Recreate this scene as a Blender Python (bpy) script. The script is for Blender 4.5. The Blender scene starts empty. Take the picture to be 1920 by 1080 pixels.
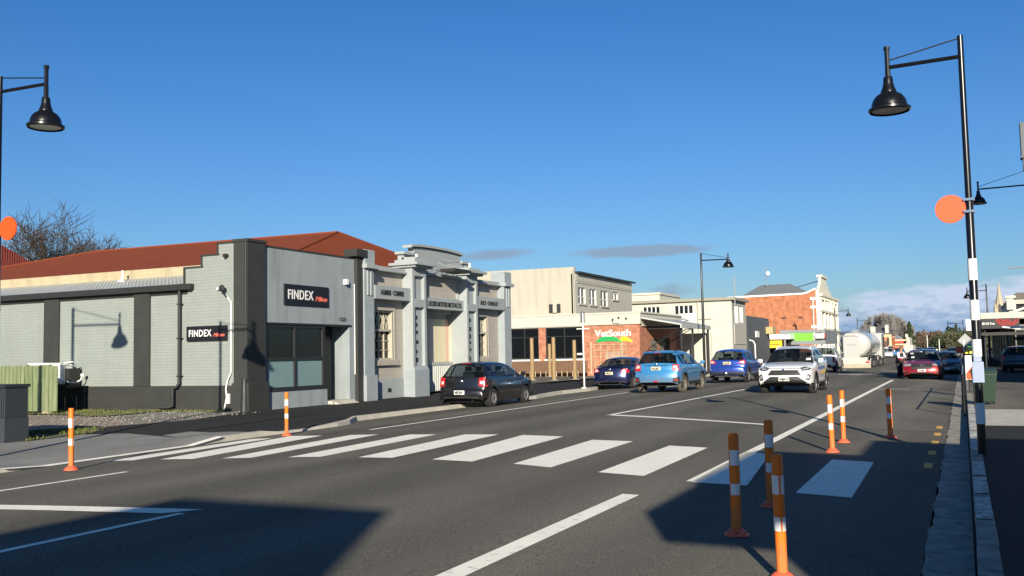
import bpy, bmesh, math, random
from mathutils import Vector, Matrix
from mathutils.bvhtree import BVHTree
R=math.radians
sc=bpy.context.scene
# ------------------------------------------------------------------ camera
cd=bpy.data.cameras.new('camera'); cam=bpy.data.objects.new('camera',cd); sc.collection.objects.link(cam); sc.camera=cam
F,VP,ROLL,CH=1800.0,(1806,649),0.0205,1.62
def ray(u,v): return Vector(((u-960)/F,(540-v)/F,-1.0))
cy=ray(*VP).normalized(); cz=cy.cross(ray(VP[0]-1000,VP[1]+1000*ROLL)).normalized()
if cz[1]<0: cz=-cz
cx=cy.cross(cz)
cam.matrix_world=Matrix((( *cx,0),(*cy,0),(*cz,CH),(0,0,0,1)))
cd.sensor_width=36; cd.lens=F/1920*36; cd.clip_end=6000; cd.clip_start=.05
# ------------------------------------------------------------------ light
SAZ,SEL=R(23.5),R(18.5)
sv=Vector((math.sin(SAZ)*math.cos(SEL),-math.cos(SAZ)*math.cos(SEL),math.sin(SEL)))
sd=bpy.data.lights.new('sun','SUN'); sd.energy=5.0; sd.angle=R(.4); sd.color=(1,.91,.75)
so=bpy.data.objects.new('sun',sd); sc.collection.objects.link(so); so.rotation_euler=sv.to_track_quat('Z','Y').to_euler()
sc.view_settings.view_transform='Standard'; sc.view_settings.look='None'; sc.view_settings.exposure=.70; sc.view_settings.gamma=1
try: sc.view_settings.use_curve_mapping=False
except Exception: pass
sc.cycles.max_bounces=6; sc.cycles.transparent_max_bounces=12
W=bpy.data.worlds.new('World'); sc.world=W; W.use_nodes=True
nt=W.node_tree; N=nt.nodes; L=nt.links; N.clear()
def nd(t,**k):
    n=N.new(t)
    for a,b in k.items(): setattr(n,a,b)
    return n
def mth(op,a,b=None,c=None,clamp=False):
    n=nd('ShaderNodeMath',operation=op,use_clamp=clamp)
    for i,v in enumerate((a,b,c)):
        if v is None: continue
        if isinstance(v,(int,float)): n.inputs[i].default_value=v
        else: L.new(v,n.inputs[i])
    return n.outputs[0]
sky=nd('ShaderNodeTexSky',sky_type='NISHITA',sun_disc=False); sky.sun_elevation=SEL; sky.sun_rotation=R(180-23.5); sky.air_density=1.25; sky.dust_density=.35; sky.ozone_density=3.0; sky.altitude=50
tc=nd('ShaderNodeTexCoord'); sx=nd('ShaderNodeSeparateXYZ'); L.new(tc.outputs['Generated'],sx.inputs[0])
az=mth('MULTIPLY',mth('ARCTAN2',sx.outputs[0],sx.outputs[1]),57.2958); el=mth('MULTIPLY',mth('ARCSINE',sx.outputs[2]),57.2958)
cv=nd('ShaderNodeCombineXYZ'); L.new(mth('MULTIPLY',az,.35),cv.inputs[0]); L.new(mth('MULTIPLY',el,1.2),cv.inputs[1])
nz=nd('ShaderNodeTexNoise'); nz.inputs['Scale'].default_value=1.0; nz.inputs['Detail'].default_value=7; nz.inputs['Roughness'].default_value=.55; L.new(cv.outputs[0],nz.inputs['Vector'])
cv2=nd('ShaderNodeCombineXYZ'); L.new(mth('MULTIPLY',az,.8),cv2.inputs[0]); L.new(mth('MULTIPLY',el,2.0),cv2.inputs[1])
nz2=nd('ShaderNodeTexNoise'); nz2.inputs['Scale'].default_value=1.3; nz2.inputs['Detail'].default_value=6; L.new(cv2.outputs[0],nz2.inputs['Vector'])
def ell(a0,e0,ra,re,tilt=0,amp=1.2,hard=2.2,nzz=None):
    da=mth('DIVIDE',mth('SUBTRACT',az,a0),ra); de0=mth('SUBTRACT',mth('SUBTRACT',el,e0),mth('MULTIPLY',mth('SUBTRACT',az,a0),tilt)); de=mth('DIVIDE',de0,re)
    r=mth('ADD',mth('MULTIPLY',da,da),mth('MULTIPLY',de,de))
    v=mth('SUBTRACT',1.0,r); v=mth('ADD',v,mth('MULTIPLY',mth('SUBTRACT',(nzz or nz2).outputs[0],.5),amp))
    return mth('MULTIPLY',v,hard,clamp=True)
m1=ell(-26.0,6.02,2.6,.38,.05,.9,1.1); m2=ell(-17.3,6.0,4.6,.42,.01,.9,1.6); m3=ell(-15.6,3.6,1.5,.5,0,1.4,.8); m4=ell(-19.2,3.2,1.6,.4,0,1.4,.5)
lent=mth('MAXIMUM',mth('MAXIMUM',m1,m2),mth('MAXIMUM',m3,m4))
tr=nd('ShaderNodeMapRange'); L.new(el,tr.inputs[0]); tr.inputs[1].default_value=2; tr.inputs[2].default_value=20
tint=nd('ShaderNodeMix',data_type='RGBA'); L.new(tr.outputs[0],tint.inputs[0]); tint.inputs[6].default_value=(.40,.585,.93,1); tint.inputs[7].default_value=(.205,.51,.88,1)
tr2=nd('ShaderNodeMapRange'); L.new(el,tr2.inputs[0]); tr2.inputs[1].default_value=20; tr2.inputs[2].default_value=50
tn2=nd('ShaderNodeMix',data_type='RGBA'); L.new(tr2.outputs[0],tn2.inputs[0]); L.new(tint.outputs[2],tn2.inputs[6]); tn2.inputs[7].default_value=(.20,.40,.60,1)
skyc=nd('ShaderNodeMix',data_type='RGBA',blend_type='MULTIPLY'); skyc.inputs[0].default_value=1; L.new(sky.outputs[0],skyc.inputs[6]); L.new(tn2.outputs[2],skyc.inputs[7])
# low cloud bank, white tops and blue grey bases
bank=ell(4.0,1.4,12.5,2.3,.0,1.8,2.6,nz)
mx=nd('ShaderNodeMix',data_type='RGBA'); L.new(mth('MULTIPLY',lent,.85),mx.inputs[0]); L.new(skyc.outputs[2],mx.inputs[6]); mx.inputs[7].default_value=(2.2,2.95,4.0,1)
sh=nd('ShaderNodeMapRange'); L.new(mth('ADD',el,mth('MULTIPLY',mth('SUBTRACT',nz2.outputs[0],.5),4.2)),sh.inputs[0]); sh.inputs[1].default_value=.7; sh.inputs[2].default_value=2.5
cc=nd('ShaderNodeMix',data_type='RGBA'); L.new(sh.outputs[0],cc.inputs[0]); cc.inputs[6].default_value=(1.7,2.9,4.9,1); cc.inputs[7].default_value=(4.7,5.4,6.9,1)
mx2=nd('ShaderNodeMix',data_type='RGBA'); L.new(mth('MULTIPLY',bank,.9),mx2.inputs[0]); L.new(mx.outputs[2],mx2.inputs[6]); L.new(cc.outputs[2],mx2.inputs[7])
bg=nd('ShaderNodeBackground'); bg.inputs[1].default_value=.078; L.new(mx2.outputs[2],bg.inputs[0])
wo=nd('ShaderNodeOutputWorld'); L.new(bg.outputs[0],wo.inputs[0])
# ------------------------------------------------------------------ materials
def lin(h):
    h=h.lstrip('#'); c=[int(h[i:i+2],16)/255 for i in (0,2,4)]
    return tuple(x/12.92 if x<.04045 else ((x+.055)/1.055)**2.4 for x in c)
MATS={}
def mat(name,col,rough=.7,var=.12,scale=3.0,metal=0.0,bump=0.0,bscale=60.0,kind=None,coat=0.0,emit=0,dirt=0.0,col2=None,spec=.5,stretch=None,brick=(.23,.086),mort=None,dirth=.55,stain=0.0):
    if name in MATS: return MATS[name]
    m=bpy.data.materials.new(name); MATS[name]=m; m.use_nodes=True
    t=m.node_tree; n=t.nodes; l=t.links; b=n['Principled BSDF']
    if isinstance(col,str): col=lin(col)
    if isinstance(col2,str): col2=lin(col2)
    b.inputs['Roughness'].default_value=rough; b.inputs['Metallic'].default_value=metal; b.inputs['Coat Weight'].default_value=coat; b.inputs['Coat Roughness'].default_value=.04
    b.inputs['Specular IOR Level'].default_value=spec
    tcn=n.new('ShaderNodeTexCoord'); mp=n.new('ShaderNodeMapping'); l.new(tcn.outputs['Object'],mp.inputs[0])
    if stretch: mp.inputs['Scale'].default_value=stretch
    no=n.new('ShaderNodeTexNoise'); no.inputs['Scale'].default_value=scale; no.inputs['Detail'].default_value=6; no.inputs['Roughness'].default_value=.6; l.new(mp.outputs[0],no.inputs['Vector'])
    mr=n.new('ShaderNodeMapRange'); mr.inputs[1].default_value=.28; mr.inputs[2].default_value=.72; l.new(no.outputs[0],mr.inputs[0])
    mi=n.new('ShaderNodeMix'); mi.data_type='RGBA'; l.new(mr.outputs[0],mi.inputs[0])
    a=tuple(c*(1-var) for c in col); c2=col2 if col2 else tuple(min(1,c*(1+var)) for c in col)
    mi.inputs[6].default_value=(*a,1); mi.inputs[7].default_value=(*c2,1)
    out=mi.outputs[2]
    def mul(src,fac,colr,mode='MULTIPLY'):
        q=n.new('ShaderNodeMix'); q.data_type='RGBA'; q.blend_type=mode
        if isinstance(fac,(int,float)): q.inputs[0].default_value=fac
        else: l.new(fac,q.inputs[0])
        l.new(src,q.inputs[6])
        if isinstance(colr,tuple): q.inputs[7].default_value=(*colr,1)
        else: l.new(colr,q.inputs[7])
        return q.outputs[2]
    hgt=None
    if kind in('brick','block'):
        sp=n.new('ShaderNodeSeparateXYZ'); l.new(tcn.outputs['Object'],sp.inputs[0])
        ad=n.new('ShaderNodeMath'); ad.operation='ADD'; l.new(sp.outputs[0],ad.inputs[0]); l.new(sp.outputs[1],ad.inputs[1])
        cb=n.new('ShaderNodeCombineXYZ'); l.new(ad.outputs[0],cb.inputs[0]); l.new(sp.outputs[2],cb.inputs[1])
        br=n.new('ShaderNodeTexBrick'); l.new(cb.outputs[0],br.inputs['Vector']); br.inputs['Scale'].default_value=1; br.inputs['Brick Width'].default_value=brick[0]; br.inputs['Row Height'].default_value=brick[1]; br.inputs['Mortar Size'].default_value=.009; br.inputs['Mortar Smooth'].default_value=.3
        br.inputs['Color1'].default_value=(.82,.82,.82,1); br.inputs['Color2'].default_value=(1.12,1.12,1.12,1)
        mo=mort if mort else (.8,.8,.8); br.inputs['Mortar'].default_value=(*mo,1)
        br.inputs['Bias'].default_value=.2
        out=mul(out,1.0 if kind=='brick' else .22,br.outputs['Color']); hgt=br.outputs['Fac']
    if kind=='boards' or kind=='corr':
        sp=n.new('ShaderNodeSeparateXYZ'); l.new(tcn.outputs['Object'],sp.inputs[0])
        ad=n.new('ShaderNodeMath'); ad.operation='ADD'; l.new(sp.outputs[0],ad.inputs[0]); l.new(sp.outputs[1],ad.inputs[1])
        m_=n.new('ShaderNodeMath'); m_.operation='MULTIPLY'; l.new(ad.outputs[0],m_.inputs[0]); m_.inputs[1].default_value=6.283/brick[0]
        s_=n.new('ShaderNodeMath'); s_.operation='SINE'; l.new(m_.outputs[0],s_.inputs[0]); hgt=s_.outputs[0]
    if stain:
        st=n.new('ShaderNodeTexNoise'); st.inputs['Scale'].default_value=.9; st.inputs['Detail'].default_value=5
        mp2=n.new('ShaderNodeMapping'); mp2.inputs['Scale'].default_value=(3,3,.35); l.new(tcn.outputs['Object'],mp2.inputs[0]); l.new(mp2.outputs[0],st.inputs['Vector'])
        r2=n.new('ShaderNodeMapRange'); l.new(st.outputs[0],r2.inputs[0]); r2.inputs[1].default_value=.5; r2.inputs[2].default_value=.78; r2.inputs[4].default_value=stain
        out=mul(out,r2.outputs[0],(.45,.42,.36))
    if dirt:
        sp=n.new('ShaderNodeSeparateXYZ'); l.new(tcn.outputs['Object'],sp.inputs[0])
        dn=n.new('ShaderNodeTexNoise'); dn.inputs['Scale'].default_value=5; dn.inputs['Detail'].default_value=6; l.new(tcn.outputs['Object'],dn.inputs['Vector'])
        ad=n.new('ShaderNodeMath'); ad.operation='MULTIPLY_ADD'; l.new(dn.outputs[0],ad.inputs[0]); ad.inputs[1].default_value=-.5; l.new(sp.outputs[2],ad.inputs[2])
        r3=n.new('ShaderNodeMapRange'); l.new(ad.outputs[0],r3.inputs[0]); r3.inputs[1].default_value=dirth; r3.inputs[2].default_value=-.1; r3.inputs[4].default_value=dirt
        out=mul(out,r3.outputs[0],(.25,.21,.155),'MIX')
    l.new(out,b.inputs['Base Color'])
    if bump or hgt is not None:
        bn=n.new('ShaderNodeTexNoise'); bn.inputs['Scale'].default_value=bscale; bn.inputs['Detail'].default_value=4; l.new(mp.outputs[0],bn.inputs['Vector'])
        bu=n.new('ShaderNodeBump'); bu.inputs['Strength'].default_value=bump if bump else .2; bu.inputs['Distance'].default_value=.01; l.new(bn.outputs[0],bu.inputs['Height'])
        if hgt is not None:
            b2=n.new('ShaderNodeBump'); b2.inputs['Strength'].default_value=.6; b2.inputs['Distance'].default_value=.008 if kind!='corr' else .02; b2.invert=(kind in('brick','block')); l.new(hgt,b2.inputs['Height']); l.new(bu.outputs[0],b2.inputs['Normal']); l.new(b2.outputs[0],b.inputs['Normal'])
        else: l.new(bu.outputs[0],b.inputs['Normal'])
    if emit: b.inputs['Emission Color'].default_value=(*col,1); b.inputs['Emission Strength'].default_value=emit
    return m
def glass(name,tint=(.55,.62,.62),tr=.55,rough=.02):
    if name in MATS: return MATS[name]
    m=bpy.data.materials.new(name); MATS[name]=m; m.use_nodes=True; n=m.node_tree.nodes; l=m.node_tree.links; b=n['Principled BSDF']
    b.inputs['Base Color'].default_value=(.01,.012,.014,1); b.inputs['Roughness'].default_value=rough; b.inputs['Specular IOR Level'].default_value=.9
    nz=n.new('ShaderNodeTexNoise'); nz.inputs['Scale'].default_value=.8; bu=n.new('ShaderNodeBump'); bu.inputs['Strength'].default_value=.06; bu.inputs['Distance'].default_value=.05; l.new(nz.outputs[0],bu.inputs['Height']); l.new(bu.outputs[0],b.inputs['Normal'])
    t=n.new('ShaderNodeBsdfTransparent'); t.inputs[0].default_value=(*tint,1); mx=n.new('ShaderNodeMixShader'); mx.inputs[0].default_value=tr
    l.new(b.outputs[0],mx.inputs[1]); l.new(t.outputs[0],mx.inputs[2]); l.new(mx.outputs[0],n['Material Output'].inputs[0])
    return m
def asphalt(name,base,patch=.18,scale=.35,agg=.35,tracks=False):
    m=bpy.data.materials.new(name); MATS[name]=m; m.use_nodes=True; n=m.node_tree.nodes; l=m.node_tree.links; b=n['Principled BSDF']
    tcn=n.new('ShaderNodeTexCoord'); mp=n.new('ShaderNodeMapping'); mp.inputs['Scale'].default_value=(1,.25,1); l.new(tcn.outputs['Object'],mp.inputs[0])
    a=n.new('ShaderNodeTexNoise'); a.inputs['Scale'].default_value=scale; a.inputs['Detail'].default_value=8; a.inputs['Roughness'].default_value=.65; l.new(mp.outputs[0],a.inputs['Vector'])
    g=n.new('ShaderNodeTexNoise'); g.inputs['Scale'].default_value=90; g.inputs['Detail'].default_value=3; l.new(tcn.outputs['Object'],g.inputs['Vector'])
    v=n.new('ShaderNodeTexVoronoi'); v.inputs['Scale'].default_value=26; l.new(tcn.outputs['Object'],v.inputs['Vector'])
    def mrr(src,a0,a1,b0,b1):
        q=n.new('ShaderNodeMapRange'); l.new(src,q.inputs[0]); q.inputs[1].default_value=a0; q.inputs[2].default_value=a1; q.inputs[3].default_value=b0; q.inputs[4].default_value=b1; return q.outputs[0]
    def mm(op,x,y):
        q=n.new('ShaderNodeMath'); q.operation=op
        for i,z in enumerate((x,y)):
            if isinstance(z,(int,float)): q.inputs[i].default_value=z
            else: l.new(z,q.inputs[i])
        return q.outputs[0]
    f=mm('MULTIPLY',mrr(a.outputs[0],.3,.7,1-patch,1+patch),mrr(g.outputs[0],.3,.7,1-agg,1+agg))
    f=mm('ADD',f,mrr(v.outputs['Distance'],.08,.03,0,1.6)) if tracks is not None else f
    if tracks:
        sp=n.new('ShaderNodeSeparateXYZ'); l.new(tcn.outputs['Object'],sp.inputs[0])
        w=mm('SINE',mm('MULTIPLY',sp.outputs[0],3.3),0); f=mm('MULTIPLY',f,mrr(w,-1,1,.87,1.12))
        cr=n.new('ShaderNodeTexVoronoi'); cr.feature='DISTANCE_TO_EDGE'; cr.inputs['Scale'].default_value=.32
        dn=n.new('ShaderNodeTexNoise'); dn.inputs['Scale'].default_value=1.3; dn.inputs['Detail'].default_value=6; l.new(tcn.outputs['Object'],dn.inputs['Vector'])
        ad=n.new('ShaderNodeVectorMath'); ad.operation='MULTIPLY_ADD'; l.new(dn.outputs['Color'],ad.inputs[0]); ad.inputs[1].default_value=(1.4,1.4,0); l.new(tcn.outputs['Object'],ad.inputs[2]); l.new(ad.outputs[0],cr.inputs['Vector'])
        f=mm('MULTIPLY',f,mrr(cr.outputs['Distance'],.0,.005,.84,1))
    mi=n.new('ShaderNodeVectorMath'); mi.operation='SCALE'; mi.inputs[0].default_value=base; l.new(f,mi.inputs['Scale']); l.new(mi.outputs[0],b.inputs['Base Color'])
    b.inputs['Roughness'].default_value=.9; b.inputs['Specular IOR Level'].default_value=.10
    bu=n.new('ShaderNodeBump'); bu.inputs['Strength'].default_value=.5; bu.inputs['Distance'].default_value=.006; l.new(g.outputs[0],bu.inputs['Height']); l.new(bu.outputs[0],b.inputs['Normal'])
    return m
M_road=asphalt('asphalt_road',(.135,.126,.105),.26,.35,.6,True)
M_shoulder=asphalt('asphalt_shoulder',(.155,.143,.12),.2,.8,.35,True)
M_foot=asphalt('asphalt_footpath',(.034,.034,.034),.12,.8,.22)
M_chip=asphalt('chipseal',(.235,.23,.215),.18,1.2,.5)
M_gravel=asphalt('gravel',(.22,.205,.175),.3,2.5,.6)
M_conc=mat('concrete',(.27,.25,.21),.9,.45,5,bump=.5,bscale=30,stain=.4)
M_concl=mat('pale_concrete',(.46,.43,.36),.9,.15,3,bump=.4,bscale=30)
def paintmat(name,c,wear=.52):
    m=mat(name,c,.75,.06,2); n=m.node_tree.nodes; l=m.node_tree.links; b=n['Principled BSDF']
    src=b.inputs['Base Color'].links[0].from_socket
    t=n.new('ShaderNodeTexCoord'); z=n.new('ShaderNodeTexNoise'); z.inputs['Scale'].default_value=9; z.inputs['Detail'].default_value=9; z.inputs['Roughness'].default_value=.75; l.new(t.outputs['Object'],z.inputs['Vector'])
    r=n.new('ShaderNodeMapRange'); l.new(z.outputs[0],r.inputs[0]); r.inputs[1].default_value=wear+.0; r.inputs[2].default_value=wear+.16
    q=n.new('ShaderNodeMix'); q.data_type='RGBA'; l.new(r.outputs[0],q.inputs[0]); l.new(src,q.inputs[6]); q.inputs[7].default_value=(.18,.18,.17,1); l.new(q.outputs[2],b.inputs['Base Color'])
    return m
M_line=paintmat('road_paint',(.92,.88,.76),.57); M_yel=paintmat('yellow_paint',(.78,.42,.05),.5); M_kerbw=paintmat('kerb_paint',(.6,.58,.52),.44)
M_black=mat('black_metal',(.008,.008,.009),.28,.1,4,metal=.3,spec=.6)
M_white=mat('white_metal',(.74,.74,.72),.4,.04,3)
M_dark=mat('dark_void',(.008,.008,.009),.8,.1)
M_chrome=mat('chrome',(.6,.6,.62),.18,.05,metal=1.0)
M_rubber=mat('rubber',(.018,.017,.016),.85,.3,20,dirt=.0)
M_plast=mat('black_plastic',(.02,.02,.021),.6,.2,8)
M_orange=mat('orange_plastic',(.80,.17,.010),.5,.12,7,spec=.3,dirt=.25,dirth=.12); M_ored=mat('red_orange_plastic',(.85,.13,.06),.5,.08,8)
M_refl=mat('reflective_band',(.72,.72,.74),.35,.06,6)
M_disc=mat('orange_disc',(.72,.075,.006),.5,.03,3)
# ------------------------------------------------------------------ mesh helpers
col=sc.collection
def tag(o,label=None,cat=None,group=None,kind=None):
    if label: o['label']=label
    if cat: o['category']=cat
    if group: o['group']=group
    if kind: o['kind']=kind
    return o
def thing(name,label,cat,loc=(0,0,0),rz=0,group=None):
    o=bpy.data.objects.new(name,None); col.objects.link(o); o.location=loc; o.rotation_euler=(0,0,rz); o.empty_display_size=.3
    return tag(o,label,cat,group)
class MB:
    def __init__(s): s.v=[]; s.f=[]; s.m=[]
    def add(s,vs,fs,mi=0):
        k=len(s.v); s.v+= [tuple(p) for p in vs]; s.f+=[tuple(i+k for i in f) for f in fs]; s.m+=[mi]*len(fs); return s
    def box(s,x0,x1,y0,y1,z0,z1,mi=0):
        v=[(x,y,z) for x in(x0,x1) for y in(y0,y1) for z in(z0,z1)]
        return s.add(v,[(0,1,3,2),(4,6,7,5),(0,4,5,1),(2,3,7,6),(0,2,6,4),(1,5,7,3)],mi)
    def hexa(s,b,t,mi=0):
        return s.add(list(b)+list(t),[(3,2,1,0),(4,5,6,7),(0,1,5,4),(1,2,6,5),(2,3,7,6),(3,0,4,7)],mi)
    def prism(s,poly,axis,a,b,mi=0):
        n=len(poly)
        def P(p,c): return (c,p[0],p[1]) if axis=='x' else ((p[0],c,p[1]) if axis=='y' else (p[0],p[1],c))
        vs=[P(p,a) for p in poly]+[P(p,b) for p in poly]
        return s.add(vs,[tuple(range(n))[::-1],tuple(range(n,2*n))]+[(i,(i+1)%n,(i+1)%n+n,i+n) for i in range(n)],mi)
    def tube(s,pts,r,n=8,mi=0,cap=True):
        pts=[Vector(p) for p in pts]; rs=r if isinstance(r,(list,tuple)) else [r]*len(pts); k=len(s.v); up=None
        for i,p in enumerate(pts):
            d=(pts[min(i+1,len(pts)-1)]-pts[max(i-1,0)]).normalized()
            if up is None or abs(d.dot(up))>.98: up=Vector((0,0,1)) if abs(d.z)<.9 else Vector((1,0,0))
            a=d.cross(up).normalized(); b=a.cross(d)
            for j in range(n):
                t=2*math.pi*j/n; s.v.append(tuple(p+a*math.cos(t)*rs[i]+b*math.sin(t)*rs[i]))
        for i in range(len(pts)-1):
            for j in range(n):
                s.f.append((k+i*n+j,k+i*n+(j+1)%n,k+(i+1)*n+(j+1)%n,k+(i+1)*n+j)); s.m.append(mi)
        if cap:
            s.f.append(tuple(k+j for j in range(n))[::-1]); s.f.append(tuple(k+(len(pts)-1)*n+j for j in range(n))); s.m+=[mi,mi]
        return s
    def lathe(s,prof,c=(0,0,0),n=20,axis='z',mi=0,capb=True,capt=True):
        k=len(s.v)
        for (r,h) in prof:
            for j in range(n):
                t=2*math.pi*j/n; a,b=r*math.cos(t),r*math.sin(t)
                s.v.append((c[0]+a,c[1]+b,c[2]+h) if axis=='z' else ((c[0]+a,c[1]+h,c[2]+b) if axis=='y' else (c[0]+h,c[1]+a,c[2]+b)))
        for i in range(len(prof)-1):
            for j in range(n): s.f.append((k+i*n+j,k+i*n+(j+1)%n,k+(i+1)*n+(j+1)%n,k+(i+1)*n+j)); s.m.append(mi)
        if capb: s.f.append(tuple(k+j for j in range(n))[::-1]); s.m.append(mi)
        if capt: s.f.append(tuple(k+(len(prof)-1)*n+j for j in range(n))); s.m.append(mi)
        return s
    def build(s,name,mats,parent=None,smooth=None,bevel=0,label=None,off=None,recalc=True):
        me=bpy.data.meshes.new(name)
        o0=Vector(off) if off is not None else (Vector(parent['_o']) if parent is not None and '_o' in parent else Vector((0,0,0)))
        me.from_pydata([tuple(Vector(p)-o0) for p in s.v],[],s.f)
        if not isinstance(mats,(list,tuple)): mats=[mats]
        for m in mats: me.materials.append(m)
        for i,p in enumerate(me.polygons): p.material_index=min(s.m[i],len(mats)-1)
        bm=bmesh.new(); bm.from_mesh(me)
        if recalc: bmesh.ops.recalc_face_normals(bm,faces=bm.faces)
        if bevel:
            es=[e for e in bm.edges if len(e.link_faces)==2 and e.calc_face_angle(0)>.6]
            bmesh.ops.bevel(bm,geom=es,offset=bevel,segments=2,profile=.6,affect='EDGES',clamp_overlap=True)
        bm.to_mesh(me); bm.free()
        if smooth:
            for p in me.polygons: p.use_smooth=True
            me.set_sharp_from_angle(angle=R(smooth))
        o=bpy.data.objects.new(name,me); col.objects.link(o)
        if parent is not None: o.parent=parent
        if label: o['label']=label
        return o
def world_thing(name,label,cat,loc,group=None):
    "a thing whose parts are given in world coordinates"
    o=thing(name,label,cat,loc,0,group); o['_o']=list(loc); return o
def text_mb(body,size,origin,face,extrude=.01,sx=1.0,fit=None,*,bold=0.0,shear=0,rot=0,align='LEFT',spacing=1.0):
    c=bpy.data.curves.new('t','FONT'); c.body=body; c.size=size; c.extrude=0; c.offset=bold; c.shear=shear; c.align_x=align; c.space_character=spacing; c.resolution_u=3
    o=bpy.data.objects.new('t',c); me=bpy.data.meshes.new_from_object(o)
    bm=bmesh.new(); bm.from_mesh(me)
    r=bmesh.ops.extrude_face_region(bm,geom=bm.faces[:]); vs=[g for g in r['geom'] if isinstance(g,bmesh.types.BMVert)]
    for v in vs: v.co.z+=extrude
    if fit:
        xs_=[v.co.x for v in bm.verts]; sx=fit/(max(xs_)-min(xs_))
    mb=MB(); idx={}
    ax={'+x':(Vector((0,1,0)),Vector((1,0,0))),'-y':(Vector((1,0,0)),Vector((0,-1,0))),'-x':(Vector((0,-1,0)),Vector((-1,0,0))),'+y':(Vector((-1,0,0)),Vector((0,1,0)))}[face]
    u,n=ax; w=Vector((0,0,1))
    if rot: u,w=(u*math.cos(rot)+w*math.sin(rot),w*math.cos(rot)-u*math.sin(rot))
    bm.verts.ensure_lookup_table()
    V=[tuple(Vector(origin)+u*v.co.x*sx+w*v.co.y+n*v.co.z) for v in bm.verts]
    mb.add(V,[[v.index for v in f.verts] for f in bm.faces]); bm.free(); bpy.data.objects.remove(o); bpy.data.curves.remove(c); bpy.data.meshes.remove(me)
    return mb
def wall(mb,axis,a0,a1,u0,u1,z0,z1,holes=(),mi=0):
    "wall slab with thickness a0..a1 on axis, spanning u and z, with rectangular holes"
    us=sorted({u0,u1,*[h[0] for h in holes],*[h[1] for h in holes]}); us=[u for u in us if u0<=u<=u1]
    for i in range(len(us)-1):
        c=(us[i]+us[i+1])/2; hs=sorted([(h[2],h[3]) for h in holes if h[0]<c<h[1]]); z=z0
        segs=[]
        for a,b in hs:
            if a>z: segs.append((z,a))
            z=b
        if z<z1: segs.append((z,z1))
        for a,b in segs:
            if axis=='x': mb.box(a0,a1,us[i],us[i+1],a,b,mi)
            else: mb.box(us[i],us[i+1],a0,a1,a,b,mi)
# terrain profiles
def zroad(X):
    k=math.floor(X/.5)*.5; f=(X-k)/.5
    q=lambda x: .13*(1-((x+7.2)/7)**2)
    return q(k)*(1-f)+q(k+.5)*f
def zfoot(X): return min(.2,max(.1,.10+.025*(-14.4-X)))
def sheet(name,poly,zf,off,m,parent=None,xs=(),ys=(),kind='structure'):
    bm=bmesh.new(); bm.faces.new([bm.verts.new((p[0],p[1],0)) for p in poly])
    X0,X1=min(p[0] for p in poly),max(p[0] for p in poly)
    for x in xs:
        if X0<x<X1: bmesh.ops.bisect_plane(bm,geom=bm.verts[:]+bm.edges[:]+bm.faces[:],plane_co=(x,0,0),plane_no=(1,0,0))
    for v in bm.verts: v.co.z=zf(v.co.x)+off
    bmesh.ops.recalc_face_normals(bm,faces=bm.faces)
    for f in bm.faces:
        if f.normal.z<0: f.normal_flip()
    me=bpy.data.meshes.new(name); bm.to_mesh(me); bm.free(); me.materials.append(m)
    o=bpy.data.objects.new(name,me); col.objects.link(o)
    if kind: o['kind']=kind
    return o
RX=[i*.5 for i in range(-40,4)]; FX=[-14.4,-18.4]
def join_sheets(name,polys,zf,off,m,xs):
    "several painted pieces of one marking as one structure object"
    bm=bmesh.new()
    for poly in polys: bm.faces.new([bm.verts.new((p[0],p[1],0)) for p in poly])
    for x in xs: bmesh.ops.bisect_plane(bm,geom=bm.verts[:]+bm.edges[:]+bm.faces[:],plane_co=(x,0,0),plane_no=(1,0,0))
    for v in bm.verts: v.co.z=zf(v.co.x)+off
    bmesh.ops.recalc_face_normals(bm,faces=bm.faces)
    for f in bm.faces:
        if f.normal.z<0: f.normal_flip()
    me=bpy.data.meshes.new(name); bm.to_mesh(me); bm.free(); me.materials.append(m)
    o=bpy.data.objects.new(name,me); col.objects.link(o); o['kind']='structure'; return o
# ------------------------------------------------------------------ ground, road, pavements
M_earth=mat('earth',(.075,.085,.045),.95,.4,.3,col2=(.12,.105,.07))
def plain(name,x0,x1,y0,y1,z,m):
    mb=MB(); mb.add([(x0,y0,z),(x1,y0,z),(x1,y1,z),(x0,y1,z)],[(0,1,2,3)]); o=mb.build(name,m); o['kind']='structure'; return o
plain('ground',-3000,3000,-500,5000,-.32,M_earth)
# kerb line of the left side: (y, x of kerb face, height of kerb top)
KL=[(-40,-12.8,.1),(8.6,-12.85,.1),(9.8,-12.95,.09),(10.6,-13.0,.045),(13.9,-13.2,.045),(14.9,-13.35,.13),(16.3,-13.45,.13),(16.9,-13.45,.07),(18.0,-13.45,.06),(19.0,-13.5,.11),(19.8,-13.7,.12),(21.2,-14.45,.11),(24,-14.55,.1),(33,-14.5,.1),(34.6,-14.85,.1),(37.5,-15.25,.1),(40.5,-15.15,.1),(43,-15.5,.1),(60,-15.6,.1),(400,-15.6,.1)]
def kxs(lo,hi): return [x for x in RX if lo<x<hi]
ROADY=[-40,42]
sheet('road',[(-17,-40),(-.35,-40),(-.35,420),(-17,420)],zroad,0,M_road,xs=RX)
sheet('road_shoulder',[(-2.95,20.0),(-.4,20.0),(-.4,80),(-3.05,80)],zroad,.004,M_shoulder,xs=RX)
mb=MB()
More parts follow.
